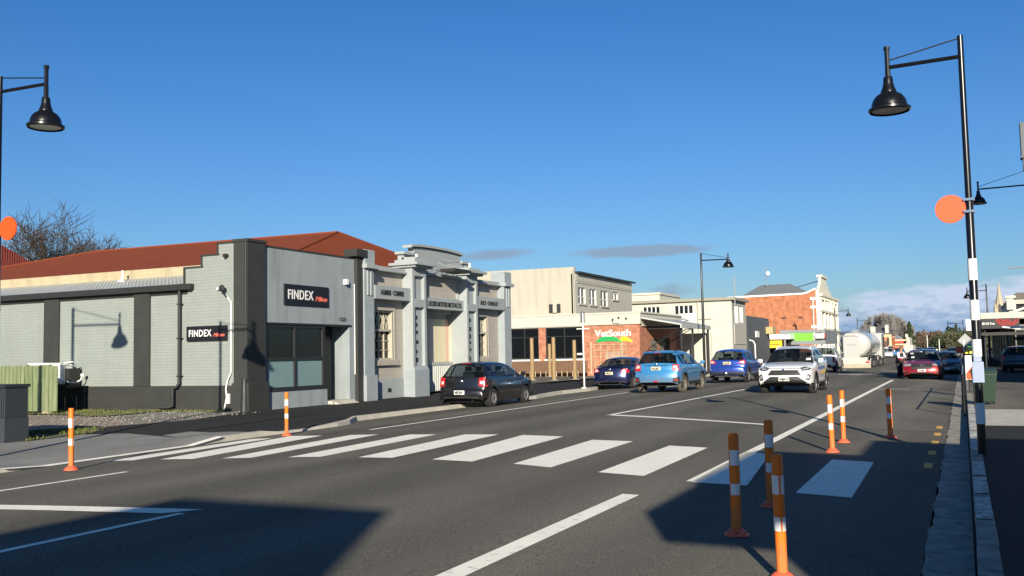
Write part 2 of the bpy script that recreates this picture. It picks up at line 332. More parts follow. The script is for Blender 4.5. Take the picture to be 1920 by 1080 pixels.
for (y0,x0,h0),(y1,x1,h1) in zip(KL[:-1],KL[1:]):
    b0,b1=zroad(x0)-.05,zroad(x1)-.05
    n=max(1,int((y1-y0)/1.0)) if y1<60 else 1
    for i in range(n):
        g=.012 if (y1<60) else 0
        ta,tb=i/n,(i+1)/n; ya,yb=y0+(y1-y0)*ta,y0+(y1-y0)*tb-g*0.5; L_=lambda a,b,t:a+(b-a)*t
        xa,xb=L_(x0,x1,ta),L_(x0,x1,tb); ha,hb=L_(h0,h1,ta),L_(h0,h1,tb); za,zb=L_(b0,b1,ta),L_(b0,b1,tb)
        mb.hexa([(xa,ya,za),(xb,yb,zb),(xb-.17,yb,zb-.1),(xa-.17,ya,za-.1)],[(xa-.035,ya,ha),(xb-.035,yb,hb),(xb-.17,yb,hb+.004),(xa-.17,ya,ha+.004)])
o=mb.build('kerb',M_concl); o['kind']='structure'
kp=[(-3.5,0)]
# painted top of the dropped kerb beside the crossing
mb=MB()
for (y0,x0,h0),(y1,x1,h1) in zip(KL[2:5],KL[3:6]):
    mb.add([(x0+.02,y0,h0+.004),(x0-.15,y0,h0+.009),(x1-.15,y1,h1+.009),(x1+.02,y1,h1+.004)],[(0,1,2,3)])
o=mb.build('kerb_paint',M_line); o['kind']='structure'
# left footpath surfaces follow the kerb
def fline(y): 
    for (y0,x0,h0),(y1,x1,h1) in zip(KL[:-1],KL[1:]):
        if y0<=y<=y1: return x0+(x1-x0)*(y-y0)/(y1-y0)-.165
    return -15.7
def fh(y):
    for (y0,x0,h0),(y1,x1,h1) in zip(KL[:-1],KL[1:]):
        if y0<=y<=y1: return h0+(h1-h0)*(y-y0)/(y1-y0)
    return .1
mb=MB(); ys=sorted({k[0] for k in KL}|set(range(-10,60,2)))
cols=[None,.5,1.0,-16.5,-18.4,-19.5]
rows=[]
for y in ys:
    x0=fline(y); row=[(x0,y,fh(y)+.004),(x0-.5,y,max(.085,fh(y))+.004 if fh(y)>=.09 else (.5*fh(y)+.5*zfoot(x0-1))+.004),(x0-1.1,y,zfoot(x0-1.1)),(-16.9,y,zfoot(-16.9)),(-18.4,y,.2),(-19.6,y,.2)]; rows.append(row)
vs=[p for r in rows for p in r]; n=6
dark=[];fs=[]
for i in range(len(rows)-1):
    for j in range(n-1): fs.append((i*n+j,(i+1)*n+j,(i+1)*n+j+1,i*n+j+1)); dark.append(0 if rows[i][0][1]<15 else 1)
mb.v=vs; mb.f=fs; mb.m=dark
o=mb.build('footpath',[M_chip,M_foot],recalc=False); o['kind']='structure'
for p in o.data.polygons: pass
plain('side_yard',-140,-19.5,-60,21.4,.195,M_gravel)
plain('back_land',-300,-19.5,21.4,420,.15,M_gravel)
def zf2(x): return zfoot(x)
sheet('gravel_strip',[(-17.75,15.0),(-19.6,14.5),(-19.6,21.5),(-18.5,21.5),(-18.1,20.8),(-17.5,18.4),(-17.65,16.6)],zf2,.006,M_gravel,xs=FX)
sheet('new_asphalt_path',[(-17.65,15.1),(-17.6,16.65),(-17.45,18.35),(-18.0,20.8),(-18.4,21.45),(-16,21.45),(-15.1,15.0),(-14.3,14.75),(-16.1,15.05),(-16.7,14.45)],zf2,.010,M_foot,xs=FX)
M_pav=mat('brick_paving',(.30,.235,.18),.9,.25,3,kind='brick',brick=(.23,.16),mort=(.35,.3,.25))
# pavers are laid flat, so this brick pattern runs in plan
def planbrick(m):
    n=m.node_tree.nodes; l=m.node_tree.links; br=[x for x in n if x.bl_idname=='ShaderNodeTexBrick'][0]; t=[x for x in n if x.bl_idname=='ShaderNodeTexCoord'][0]
    mp=n.new('ShaderNodeMapping'); mp.inputs['Rotation'].default_value=(0,0,.78); l.new(t.outputs['Object'],mp.inputs[0]); l.new(mp.outputs[0],br.inputs['Vector'])
planbrick(M_pav)
sheet('brick_paving',[(-17.95,13.8),(-17.95,15.2),(-17.7,16.6),(-19.9,18.2),(-22.7,18.9),(-26,19.1),(-34,18.8),(-34,13.6)],zf2,.012,M_pav,xs=FX)
M_moss=mat('mossy_soil',(.075,.095,.03),.95,.4,2.5,col2=(.16,.135,.06),bump=.8,bscale=25)
gr1=sheet('grass_verge',[(-16.5,12.9),(-16.6,13.9),(-17.0,15.2),(-17.85,15.6),(-18.05,14.7),(-18.1,13.6),(-34,13.4),(-34,12.6),(-18,12.8)],zf2,.016,M_moss,xs=FX)
gr2=sheet('yard_verge',[(-20.9,18.7),(-22.8,19.2),(-26,19.4),(-34,19.3),(-34,21.38),(-21.2,21.38)],zf2,.016,M_moss,xs=FX)
# grass blades on the verges (uncountable)
random.seed(4)
M_grass=mat('grass_blades',(.07,.11,.02),.8,.35,2,col2=(.19,.19,.05))
mb=MB()
def inpoly(x,y,P):
    c=False; j=len(P)-1
    for i in range(len(P)):
        if (P[i][1]>y)!=(P[j][1]>y) and x<(P[j][0]-P[i][0])*(y-P[i][1])/(P[j][1]-P[i][1])+P[i][0]: c=not c
        j=i
    return c
G1=[(-16.45,12.9),(-16.55,13.9),(-16.9,15.3),(-17.85,15.6),(-18.05,14.7),(-18.1,13.6),(-24,13.4),(-24,12.6),(-18,12.8)]
G2=[(-21.4,18.9),(-22.8,19.2),(-26,19.4),(-26,21.35),(-20.6,21.35)]
G3=[(-18.6,21.3),(-19.0,20.9),(-26,21.0),(-26,21.38),(-18.6,21.38)]
for P,nn,hm in ((G1,5200,.07),(G2,2600,.05),(G3,700,.06)):
    k=0
    while k<nn:
        x=random.uniform(-26,-16.4); y=random.uniform(12.5,21.4)
        if not inpoly(x,y,P): continue
        k+=1
        if math.sin(x*3.1)+math.sin(y*4.3+x)<random.uniform(-1.6,.6): continue
        h=hm*random.uniform(.4,1.2); a=random.uniform(0,6.28); dx,dy=math.cos(a)*.012,math.sin(a)*.012; lx,ly=random.uniform(-.03,.03),random.uniform(-.03,.03); z=zfoot(x)+.014
        mb.add([(x-dx,y-dy,z),(x+dx,y+dy,z),(x+lx,y+ly,z+h)],[(0,1,2)])
o=mb.build('grass',M_grass,recalc=False); tag(o,'short patchy green grass beside the brick paving and the grey wall','grass',kind='stuff')
# loose gravel stones
mb=MB()
for k in range(900):
    if k%3: x=random.uniform(-22,-17.6); y=random.uniform(14.9,21.3)
    else: x=random.uniform(-30,-21); y=random.uniform(18.7,21.3)
    z=zfoot(x)+.008; r=random.uniform(.008,.03); a=random.uniform(0,3)
    vs=[(x+r*math.cos(a+t),y+r*math.sin(a+t),z) for t in (0,2.1,4.2)]+[(x,y,z+r*.9)]
    mb.add(vs,[(0,1,3),(1,2,3),(2,0,3)])
o=mb.build('loose_stones',mat('stone_chips',(.3,.28,.24),.9,.4,8)); tag(o,'scattered pale gravel stones on the strip beside the grey side wall','gravel',kind='stuff')
# right side: gutter, kerb, footpath
rg_=random.Random(11); ge=[(-.35,420),(-.35,60)]+[(-.345+rg_.uniform(-.022,.022),60-.22*i) for i in range(300)]+[(-.33,-40)]
sheet('gutter',[(.0,-40),(.0,420)]+ge,lambda x:zroad(-.35)-.035*(x+.35),.003,M_conc,xs=[])
mb=MB()
y=-10.0
while y<110:
    Lk=random.choice([.9,.92,.9]); x0=.02+random.uniform(-.004,.004)
    mb.box(x0,x0+.155,y,y+Lk-.012,-.1,.13+random.uniform(-.003,.003)); y+=Lk
mb.box(.02,.18,110,420,-.1,.13)
o=mb.build('kerb_stones',M_conc,bevel=.018); o['kind']='structure'
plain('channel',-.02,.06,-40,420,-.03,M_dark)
mb=MB()
for a,b in ((9.3,10.6),(10.9,12.2),(12.4,13.8),(15.3,18.7),(18.9,20.9),(21,23.4),(23.6,26.9)):
    mb.add([(.03,a,.1365),(.165,a,.1365),(.165,b,.1365),(.03,b,.1365)],[(0,1,2,3)])
o=mb.build('painted_kerb',M_kerbw); o['kind']='structure'
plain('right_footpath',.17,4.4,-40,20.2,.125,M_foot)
plain('side_street_crossing',.17,60,20.2,25.3,.127,M_concl)
plain('side_street',.17,60,25.3,44,.124,M_shoulder)
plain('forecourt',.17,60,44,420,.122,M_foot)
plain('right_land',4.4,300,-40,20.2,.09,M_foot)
plain('far_right_land',60,300,20.2,420,.09,M_earth)
# ------------------------------------------------------------------ road markings
zl=[-12.56,-11.67,-10.59,-9.53,-8.36,-7.07,-5.70,-4.29,-2.97,-1.74]; zly=[11.34,11.59,11.8,12.08,12.27,12.26,12.12,11.66,11.24,10.94]
zr_=[-12.1,-11.08,-10.13,-9.03,-7.79,-6.37,-5.05,-3.65,-2.33,-1.15]; zry=[11.45,11.69,11.93,12.23,12.31,12.18,11.9,11.54,11.26,10.88]
ur=[-12.67,-11.85,-10.63,-9.32,-8.04,-6.64,-5.15,-3.73,-2.68,-1.2]; ury=[15.6,16.13,16.32,16.34,16.47,16.27,15.74,15.15,14.72,14.32]
ul=[-13.1,-12.63,-11.22,-9.91,-8.72,-7.52,-5.91,-4.38,-3.05,-1.76]; uly=[15.5,16.1,16.21,16.32,16.39,16.43,15.8,15.25,14.78,14.36]
join_sheets('zebra_crossing',[[(zl[i],zly[i]),(zr_[i],zry[i]),(ur[i],ury[i]),(ul[i],uly[i])] for i in range(10)],zroad,.005,M_line,RX)
def ln(x0,y0,x1,y1,w): return [(x0-w/2,y0),(x0+w/2,y0),(x1+w/2,y1),(x1-w/2,y1)]
def pn(x0,y0,x1,y1,w): return [(x0,y0),(x1,y1),(x1,y1+w),(x0,y0+w)]
join_sheets('road_lines',[ln(-10.6,-12,-10.72,10.03,.1),ln(-7.2,-12,-7.06,7.3,.1),[(-10.62,6.72),(-7.25,7.22),(-7.02,7.55),(-10.62,7.0)],
  ln(-11.69,17.6,-12.02,36.3,.13),ln(-12.05,38.5,-12.3,120,.12),ln(-7.83,22.05,-7.7,37.5,.13),ln(-7.65,52,-7.6,58,.13),ln(-7.6,66,-7.6,72,.13),
  [(-7.9,22.1),(-3.68,19.98),(-3.68,20.2),(-7.76,22.35)],ln(-2.98,11.3,-3.1,49,.15),pn(-3.2,38.3,-1.9,38.9,.16),ln(-3.3,-2,-3.31,.5,.19),ln(-3.31,3.4,-3.33,10.05,.19),
  pn(-7.0,45.2,-6.1,45.0,.4),pn(-6.6,58,-5.3,57.4,.5),pn(-6.1,59.4,-4.8,58.8,.35),pn(-4.9,67,-3.6,66.6,.5),ln(-3.1,58,-3.2,90,.13)],zroad,.005,M_line,RX)
join_sheets('yellow_dashes',[[(-.56,y),(-.45,y),(-.45,y+.62),(-.56,y+.62)] for y in (14.0,15.7,17.4,19.1,20.75)],zroad,.005,M_yel,RX)
# ------------------------------------------------------------------ corner office (grey painted brick)
M_gwall=mat('grey_painted_brick','#858c88',.75,.05,1.2,kind='block',brick=(.24,.09),bump=.2,stain=.1)
M_stucco=mat('blue_grey_stucco','#8b9396',.8,.07,1.5,bump=.25,bscale=25,stain=.45)
M_charc=mat('charcoal_painted_brick','#2f302e',.7,.15,2,kind='block',brick=(.24,.09),bump=.3,stain=.0)
M_steel=mat('dark_frame','#26282a',.5,.1)
M_glas=glass('window_glass',(.35,.4,.4),.35)
M_frost=mat('frosted_panel','#71898a',.35,.05,2)
M_redroof=mat('red_roof',(.195,.048,.021),.85,.08,1.5,stain=.15,spec=.12)
M_redcorr=mat('red_corrugated_roof','#7d3526',.6,.12,2,kind='corr',brick=(.16,.1))
M_cream=mat('weathered_cream_paint','#a89c80',.85,.12,6,stain=.5,stretch=(1,1,5))
M_zinc=mat('zinc_roof','#b3b5b0',.5,.08,2,kind='corr',brick=(.15,.1),metal=.2)
FX_=-18.3
B=world_thing('corner_office','grey painted brick corner office with charcoal pillars and two dark name signs','building',(-18.3,21.4,.2))
mb=MB()
# side wall facing the camera, stepped parapet
wall(mb,'y',21.4,21.65,-44,-18.72,.93,3.9)
mb.box(-20.6,-18.72,21.4,21.65,3.9,4.36); mb.box(-19.95,-18.72,21.4,21.65,4.36,4.68); mb.box(-19.35,-18.72,21.4,21.65,4.68,5.0)
mb.build('side_wall',M_gwall,B)
mb=MB(); mb.box(-44,-18.72,21.375,21.65,.1,.93)
for a,b in ((-26.45,-25.78),(-22.57,-21.94),(-33.2,-32.5),(-39.8,-39.1)): mb.box(a,b,21.34,21.4,.93,3.72)
mb.build('plinth',M_charc,B)
mb=MB()
for a,b,z in ((-20.63,-19.9,4.36),(-19.98,-19.3,4.68),(-19.38,-18.7,5.0)): mb.box(a,b,21.37,21.68,z,z+.045)
mb.box(-20.64,-20.58,21.36,21.5,3.75,4.4);mb.box(-19.98,-19.93,21.37,21.67,4.4,4.7);mb.box(-19.38,-19.33,21.37,21.67,4.72,5.02)
mb.box(-18.5,-18.28,22.15,26.5,4.93,4.98)
mb.build('coping',M_charc,B)
mb=MB(); mb.box(-18.72,-18.22,21.32,22.12,.15,5.06); mb.prism([(-18.76,21.28),(-18.15,21.28),(-18.15,22.2),(-18.76,22.2)],'z',.1,1.0); mb.box(-18.75,-18.19,21.29,22.15,5.0,5.09)
mb.build('corner_pillar',M_charc,B,bevel=.02)
mb=MB(); mb.lathe([(.13,0),(.10,.5),(.075,1.0),(.06,1.02)],(-18.3,21.3,.12),12); mb.lathe([(.028,1.0),(.028,4.9)],(-18.25,21.3,.1),8)
mb.build('corner_guard',M_steel,B,smooth=50)
# front wall
mb=MB()
wall(mb,'x',-18.55,-18.30,22.12,26.72,2.68,4.93)
mb.box(-18.55,-18.30,22.12,22.24,.9,2.68); mb.box(-18.55,-18.26,22.2,25.12,.15,.72)
mb.box(-18.58,-18.24,22.2,25.14,.05,.2)
mb.box(-19.0,-18.30,26.42,26.72,.1,2.68)
mb.box(-19.0,-18.55,25.1,25.16,.1,2.7)
mb.build('front_wall',M_stucco,B)
mb=MB(); mb.box(-19.95,-18.55,22.2,26.4,2.68,2.75); mb.box(-19.1,-19.0,25.1,26.5,.1,2.7)
mb.build('porch_back',mat('porch_dark','#202122',.7),B)
mb=MB(); mb.box(-18.99,-18.1,25.18,26.4,.1,.3); mb.hexa([(-18.3,25.2,.1),(-17.75,25.3,.1),(-17.75,26.5,.1),(-18.3,26.55,.1)],[(-18.32,25.22,.3),(-18.1,25.3,.26),(-18.1,26.4,.26),(-18.32,26.45,.3)])
mb.build('entrance_step',M_concl,B)
w=MB()
for a,b in ((22.22,22.30),(23.56,23.64),(24.98,25.08)): w.box(-18.42,-18.31,a,b,.78,2.68)
for z0,z1 in ((.72,.82),(1.62,1.7),(2.6,2.68)): w.box(-18.425,-18.315,22.22,25.08,z0,z1)
w.box(-18.34,-18.24,22.15,25.12,.70,.77); w.box(-18.33,-18.27,22.12,26.5,2.68,2.73)
wf=w.build('window_frame',M_steel,B)
for a,b in ((22.3,23.56),(23.64,24.98)):
    g=MB(); g.box(-18.39,-18.38,a,b,1.7,2.6); g.build('pane',M_glas,wf,off=B['_o'])
    g=MB(); g.box(-18.385,-18.37,a,b,.82,1.62); g.build('frosted_panel',M_frost,wf,off=B['_o'])
# office interior seen through the glass: back wall, blinds and desks
mb=MB(); mb.box(-21.6,-21.5,22.2,25.1,.2,2.7); mb.box(-21.5,-18.6,22.2,25.1,.15,.2)
mb.build('office_back_wall',mat('interior_wall',(.10,.10,.09),.8),B)
mb=MB(); mb.box(-19.9,-19.2,22.6,23.5,.9,1.95); mb.box(-19.4,-19.3,23.9,24.4,1.2,1.98); mb.box(-19.6,-19.55,24.5,24.8,.9,1.85); mb.box(-20.5,-19.0,22.3,25.0,.85,.9)
mb.build('desk',mat('desk_grey',(.25,.25,.24),.6),B)
d=MB(); d.box(-18.99,-18.94,25.25,26.3,.3,2.35); dd=d.build('door',M_steel,B); g=MB(); g.prism([(25.45,.75+.5),(25.85,.95+.5),(25.85,.5+.6)],'x',-18.935,-18.93); g.build('notice',M_white,dd,off=B['_o'])
# neighbouring dark pilaster with cap at the right of the office front
mb=MB(); mb.box(-18.5,-18.2,26.75,27.08,.1,5.0); mb.box(-18.6,-18.08,26.55,27.2,5.02,5.27); mb.build('dark_pilaster',M_charc,B,bevel=.01)
def name_sign(face,org,wd,ht,ts,sx,mil,o_,lab):
    b=MB()
    if face=='+x': b.box(org[0],org[0]+.05,org[1],org[1]+wd,org[2],org[2]+ht); f=org[0]+.052; tl=(f,org[1]+wd*.06,org[2]+ht*.3); t2=(f,org[1]+wd*mil,org[2]+ht*.27)
    else: b.box(org[0],org[0]+wd,org[1]-.05,org[1],org[2],org[2]+ht); f=org[1]-.052; tl=(org[0]+wd*.06,f,org[2]+ht*.3); t2=(org[0]+wd*mil,f,org[2]+ht*.27)
    s=b.build('name_sign',mat('sign_dark','#15151a',.45,.03),B,bevel=.008,label=lab)
    t=text_mb('FINDEX',ts,tl,face,.008,sx,wd*.565,bold=.006*ts/.4,spacing=1.12).build('lettering',M_white,s,off=B['_o'])
    t=text_mb('Milton',ts*.5,t2,face,.008,.82,wd*.27,bold=.003,shear=.3).build('script_lettering',mat('coral_paint','#e8705f',.5,.03),s,off=B['_o'])
name_sign('+x',(-18.30,23.02,3.27),2.2,.63,.40,.72,.68,B,'dark front name sign above the window')
name_sign('-y',(-20.47,21.37,2.22),1.5,.43,.275,.66,.68,B,'dark side name sign on the light wall')
text_mb('123',.17,(-18.29,25.8,2.85),'+x',.01,1,.34,bold=.002).build('street_number',M_steel,B)
# gutter, downpipes, lights, cables
mb=MB(); mb.box(-44,-20.25,21.2,21.42,3.72,3.9); mb.box(-44,-20.5,21.38,21.42,3.6,3.74); mb.build('gutter',M_plast,B,bevel=.02)
mb=MB(); mb.tube([(-20.72,21.3,3.75),(-20.72,21.3,1.0),(-20.78,21.26,.9),(-20.9,21.22,.86),(-20.9,21.22,.36),(-20.98,21.2,.32),(-21.3,21.1,.31)],.05,8)
for z in (1.2,2.3,3.3): mb.box(-20.79,-20.65,21.24,21.42,z,z+.03)
mb.build('downpipe',M_plast,B,smooth=50)
mb=MB(); mb.tube([(-18.98,21.37,3.45),(-18.9,21.34,3.38),(-18.83,21.35,3.3),(-18.83,21.35,1.3),(-18.93,21.33,1.1),(-19.0,21.33,.85),(-18.97,21.33,.6),(-19.06,21.33,.25)],.022,6); mb.box(-18.97,-18.88,21.32,21.38,.42,.7)
mb.build('white_conduit',M_white,B,smooth=50)
mb=MB(); mb.lathe([(.02,-.02),(.1,.0),(.1,.03),(.03,.05)],(-19.05,21.2,3.7),12,'y'); mb.tube([(-19.05,21.22,3.68),(-19.03,21.3,3.5),(-18.96,21.38,3.42)],.018,6); mb.build('outdoor_light',M_plast,B,smooth=50)
mb=MB(); mb.lathe([(.05,0),(.07,.13)],(-19.02,21.26,4.64),10,'y'); mb.build('camera_dome',M_plast,B,smooth=50)
mb=MB(); mb.lathe([(.03,0),(.05,.08)],(-19.3,21.3,3.7),8,'y'); mb.build('outdoor_light',M_white,B,smooth=50)
mb=MB(); mb.box(-18.3,-18.17,26.1,26.22,4.05,4.22); mb.tube([(-18.27,26.68,4.1),(-18.27,26.68,1.1),(-18.25,27.0,1.06)],.016,6); mb.build('alarm_box',M_white,B,bevel=.02)
# lean-to roof strips behind the gutter
mb=MB(); mb.add([(-44,21.25,3.9),(-20.6,21.25,3.9),(-20.6,23.0,4.36),(-44,23.0,4.36)],[(0,1,2,3)]); mb.build('lean_to_roof',M_zinc,B)
mb=MB(); mb.box(-44,-20.6,22.98,23.1,4.2,4.64); mb.build('cream_parapet',M_cream,B)
mb=MB(); mb.lathe([(.04,0),(.035,.25),(.05,.27),(.05,.3)],(-24.4,22.6,4.3),8); mb.lathe([(.16,0),(.05,.1)],(-24.4,22.55,4.22),8); mb.build('roof_vent',M_white,B,smooth=50)
mb=MB(); mb.box(-19.0,-18.56,21.66,26.7,4.3,4.32); mb.build('flat_roof',M_zinc,B)
# ------------------------------------------------------------------ large red roofed shed behind
B=world_thing('red_roofed_shed','long low shed with a plain red hipped roof behind the grey painted buildings','building',(-30,30,.2))
ev=4.55; A=(-21.3,30,6.42); C=(-34,30,6.5)
mb=MB(); v=[(-19.0,23.15,ev),(-19.0,39,ev),(-40.5,39,ev),(-40.5,23.15,ev),A,C]
mb.add(v,[(3,0,4,5),(0,1,4),(1,2,5,4),(2,3,5),(0,3,2,1)]); mb.build('roof',M_redroof,B)
mb=MB(); mb.tube([C,A],.05,6); mb.tube([A,(-19.0,23.15,ev)],.05,6); mb.tube([C,(-40.5,23.15,ev)],.05,6); mb.tube([A,(-19.0,39,ev)],.05,6); mb.build('ridge_cap',M_redroof,B,smooth=60)
mb=MB(); mb.box(-40.3,-19.6,23.3,38.8,.2,4.5); mb.build('wall',M_gwall,B)
B=world_thing('gabled_outbuilding','outbuilding with a rust red corrugated roof at the far left edge','building',(-52,38,.2))
mb=MB(); mb.prism([(30,5.6),(38,9.0),(46,5.6)],'x',-64,-51.4)
mb.build('roof',M_redcorr,B)
mb=MB(); mb.box(-63.6,-51.9,30.6,45.4,.2,5.7); mb.build('wall',M_gwall,B)
mb=MB(); v=[(-51.4,30,5.55),(-51.4,46,5.55),(-44.5,46,5.0),(-44.5,30,5.0),(-51.4,38,8.0)]; mb.add(v,[(0,3,4),(3,2,4),(2,1,4),(0,1,4),(0,1,2,3)]); mb.build('hip_roof',M_redcorr,B)
# ------------------------------------------------------------------ motor garage, art deco front
M_render=mat('warm_grey_roughcast','#a59e94',.85,.06,3,bump=.6,bscale=40,kind='block',brick=(.4,.2))
M_gtrim=mat('cool_grey_paint','#959b9c',.75,.06,2,bump=.3,bscale=40)
M_gbrick=mat('grey_painted_brickwork','#929a9e',.75,.08,2,kind='block',brick=(.24,.09),bump=.4)
M_ivory=mat('ivory_paint','#aca697',.7,.05,2)
B=world_thing('motor_garage','old motor garage with grey art deco front, raised centre parapet and faded lettering','building',(-18.3,27.1,.2))
X0=-18.48   # wall plane
mb=MB()
H1=(27.95,29.4,1.56,3.3); H2=(35.55,36.95,1.56,3.3)
wall(mb,'x',X0-.25,X0,27.7,30.05,.89,4.66,[H1]); wall(mb,'x',X0-.25,X0,35.2,38.0,.89,4.66,[H2])
wall(mb,'x',X0-.25,X0,31.05,34.3,3.45,4.72)
mb.build('front_wall',M_render,B)
for a,b in ((27.7,30.05),(35.2,38.0)): mb=MB(); mb.box(X0-.25,X0+.03,a,b,.1,.89); mb.build('plinth',M_gtrim,B)
mb=MB(); mb.box(X0+.03,X0+.05,28.95,29.15,.42,.55); mb.build('floor_vent',M_dark,B)
for a,b in ((27.1,27.7),(38.0,38.7)):
    mb=MB(); mb.box(X0-.3,-18.16,a,b,1.05,4.75); mb.box(X0-.3,-18.08,a-.03,b+.05,.1,1.05)
    mb.box(X0-.3,-18.12,a,b,4.75,5.3)
    mb.build('end_pilaster',M_gbrick,B,bevel=.012)
mb=MB()
for a,b in ((27.05,27.8),(37.92,38.8)): mb.box(X0-.35,-18.02,a,b,4.66,4.8)
mb.box(X0-.3,X0+.22,27.7,30.05,4.66,4.73); mb.box(X0-.32,X0+.14,27.7,30.05,4.73,4.84)
mb.box(X0-.3,X0+.22,35.2,38.0,4.66,4.73); mb.box(X0-.32,X0+.14,35.2,38.0,4.73,4.84)
mb.box(X0-.3,X0+.25,31.05,34.3,4.72,4.82)
for a,b in ((27.25,27.35),(27.45,27.55),(38.2,38.3),(38.42,38.52)): mb.box(-18.16,-18.12,a,b,3.75,4.6)
mb.build('cornice',M_gtrim,B,bevel=.012)
# main pilasters with panels
for a,b in ((30.05,31.05),(34.28,35.25)):
    mb=MB(); t=.16
    mb.box(X0-.3,-18.05,a,a+t,1.25,4.9); mb.box(X0-.3,-18.05,b-t,b,1.25,4.9)
    mb.box(X0-.3,-18.05,a+t,b-t,3.45,3.75); mb.box(X0-.3,-18.05,a+t,b-t,4.6,4.9); mb.box(X0-.3,-18.17,a+t,b-t,1.25,3.45); mb.box(X0-.3,-18.17,a+t,b-t,3.75,4.6)
    p=mb.build('main_pilaster',M_gtrim,B,bevel=.01)
    mb=MB(); mb.box(X0-.3,-17.98,a-.02,b+.02,.1,1.15); mb.hexa([(X0-.3,a-.02,1.15),(-17.98,a-.02,1.15),(-17.98,b+.02,1.15),(X0-.3,b+.02,1.15)],[(X0-.3,a,1.3),(-18.05,a,1.3),(-18.05,b,1.3),(X0-.3,b,1.3)])
    mb.build('base',M_gbrick,p,off=B['_o'])
    mb=MB(); mb.box(X0-.4,-17.85,a-.12,b+.14,4.9,4.98); mb.box(X0-.45,-17.72,a-.22,b+.26,4.98,5.08); mb.box(X0-.3,-17.92,a-.04,b+.06,5.08,5.2)
    mb.build('cap',M_gtrim,p,off=B['_o'],bevel=.01)
    mb=MB(); mb.tube([(-18.1,(a+b)/2-.1,5.2),(-18.1,(a+b)/2-.1,5.42)],.045,6); mb.build('finial',M_white,p,off=B['_o'])
    rn=random.Random(int(a)); zz=3.15
    for i in range(6):
        h_=rn.uniform(.08,.17); q=MB(); q.box(-18.17,-18.155,a+.4,a+.4+rn.uniform(.08,.16),zz-h_,zz); q.build('worn_letter',M_steel,p,off=B['_o']); zz-=rn.uniform(.26,.36)
# raised centre parapet
mb=MB(); yc=32.67
pr=[(30.2,4.82),(35.25,4.82),(35.25,5.42),(34.6,5.48),(34.6,5.72)]+[(yc+ (34.6-yc)*math.cos(t),5.70+.09*math.sin(t)) for t in [i*math.pi/10 for i in range(1,10)]]+[(30.95,5.72),(30.95,5.48),(30.2,5.42)]
mb.prism(pr,'x',X0-.28,X0-.02); mb.build('centre_parapet',M_gtrim,B)
mb=MB(); mb.box(X0-.3,X0+.02,35.0,35.3,4.82,5.42); mb.box(X0-.34,X0+.08,34.62,35.35,5.42,5.52); mb.box(X0-.34,X0+.08,30.1,30.93,5.42,5.52)
arc=[(yc+(34.7-yc)*math.cos(t),5.72+.10*math.sin(t)) for t in [i*math.pi/12 for i in range(13)]]
for (ya,za),(yb,zb) in zip(arc[:-1],arc[1:]): mb.hexa([(X0-.34,yb,zb),(X0+.08,yb,zb),(X0+.08,ya,za),(X0-.34,ya,za)],[(X0-.34,yb,zb+.09),(X0+.08,yb,zb+.09),(X0+.08,ya,za+.09),(X0-.34,ya,za+.09)])
mb.build('parapet_coping',M_gtrim,B)
mb=MB(); mb.box(X0-.1,-18.0,30.2,30.9,4.82,5.3); mb.build('parapet_shoulder',M_gtrim,B)
# name bands
mb=MB(); mb.box(X0-.1,-18.13,27.72,30.2,3.66,4.13); s1=mb.build('name_band',M_gtrim,B,bevel=.01)
mb=MB(); mb.box(X0-.1,-18.13,35.26,38.02,3.6,4.1); s2=mb.build('name_band',M_gtrim,B,bevel=.01)
mb=MB(); mb.box(X0-.1,-18.2,31.06,34.28,3.45,3.86); s3=mb.build('name_band',M_gtrim,B)
mlet=mat('faded_black_letters','#23282a',.8,.25,14)
text_mb('HUMBER · COMMER',.24,(-18.12,28.05,3.82),'+x',.015,.9,1.5,bold=.003).build('lettering',mlet,s1,off=B['_o'])
text_mb('BUICK · CHEVROLET',.22,(-18.12,35.62,3.77),'+x',.015,.84,1.65,bold=.004).build('lettering',mlet,s2,off=B['_o'])
text_mb('LECKIES MOTORS MILTON LTD.',.24,(-18.19,31.42,3.57),'+x',.015,.83,2.65,bold=.004).build('lettering',mlet,s3,off=B['_o'])
mb=MB(); mb.box(X0,X0+.08,31.06,34.28,3.86,3.93); mb.box(X0,X0+.08,31.06,34.28,4.6,4.7); mb.box(X0,X0+.08,31.06,31.16,3.93,4.6); mb.box(X0,X0+.08,34.18,34.28,3.93,4.6); mb.build('panel_frame',M_gtrim,B)
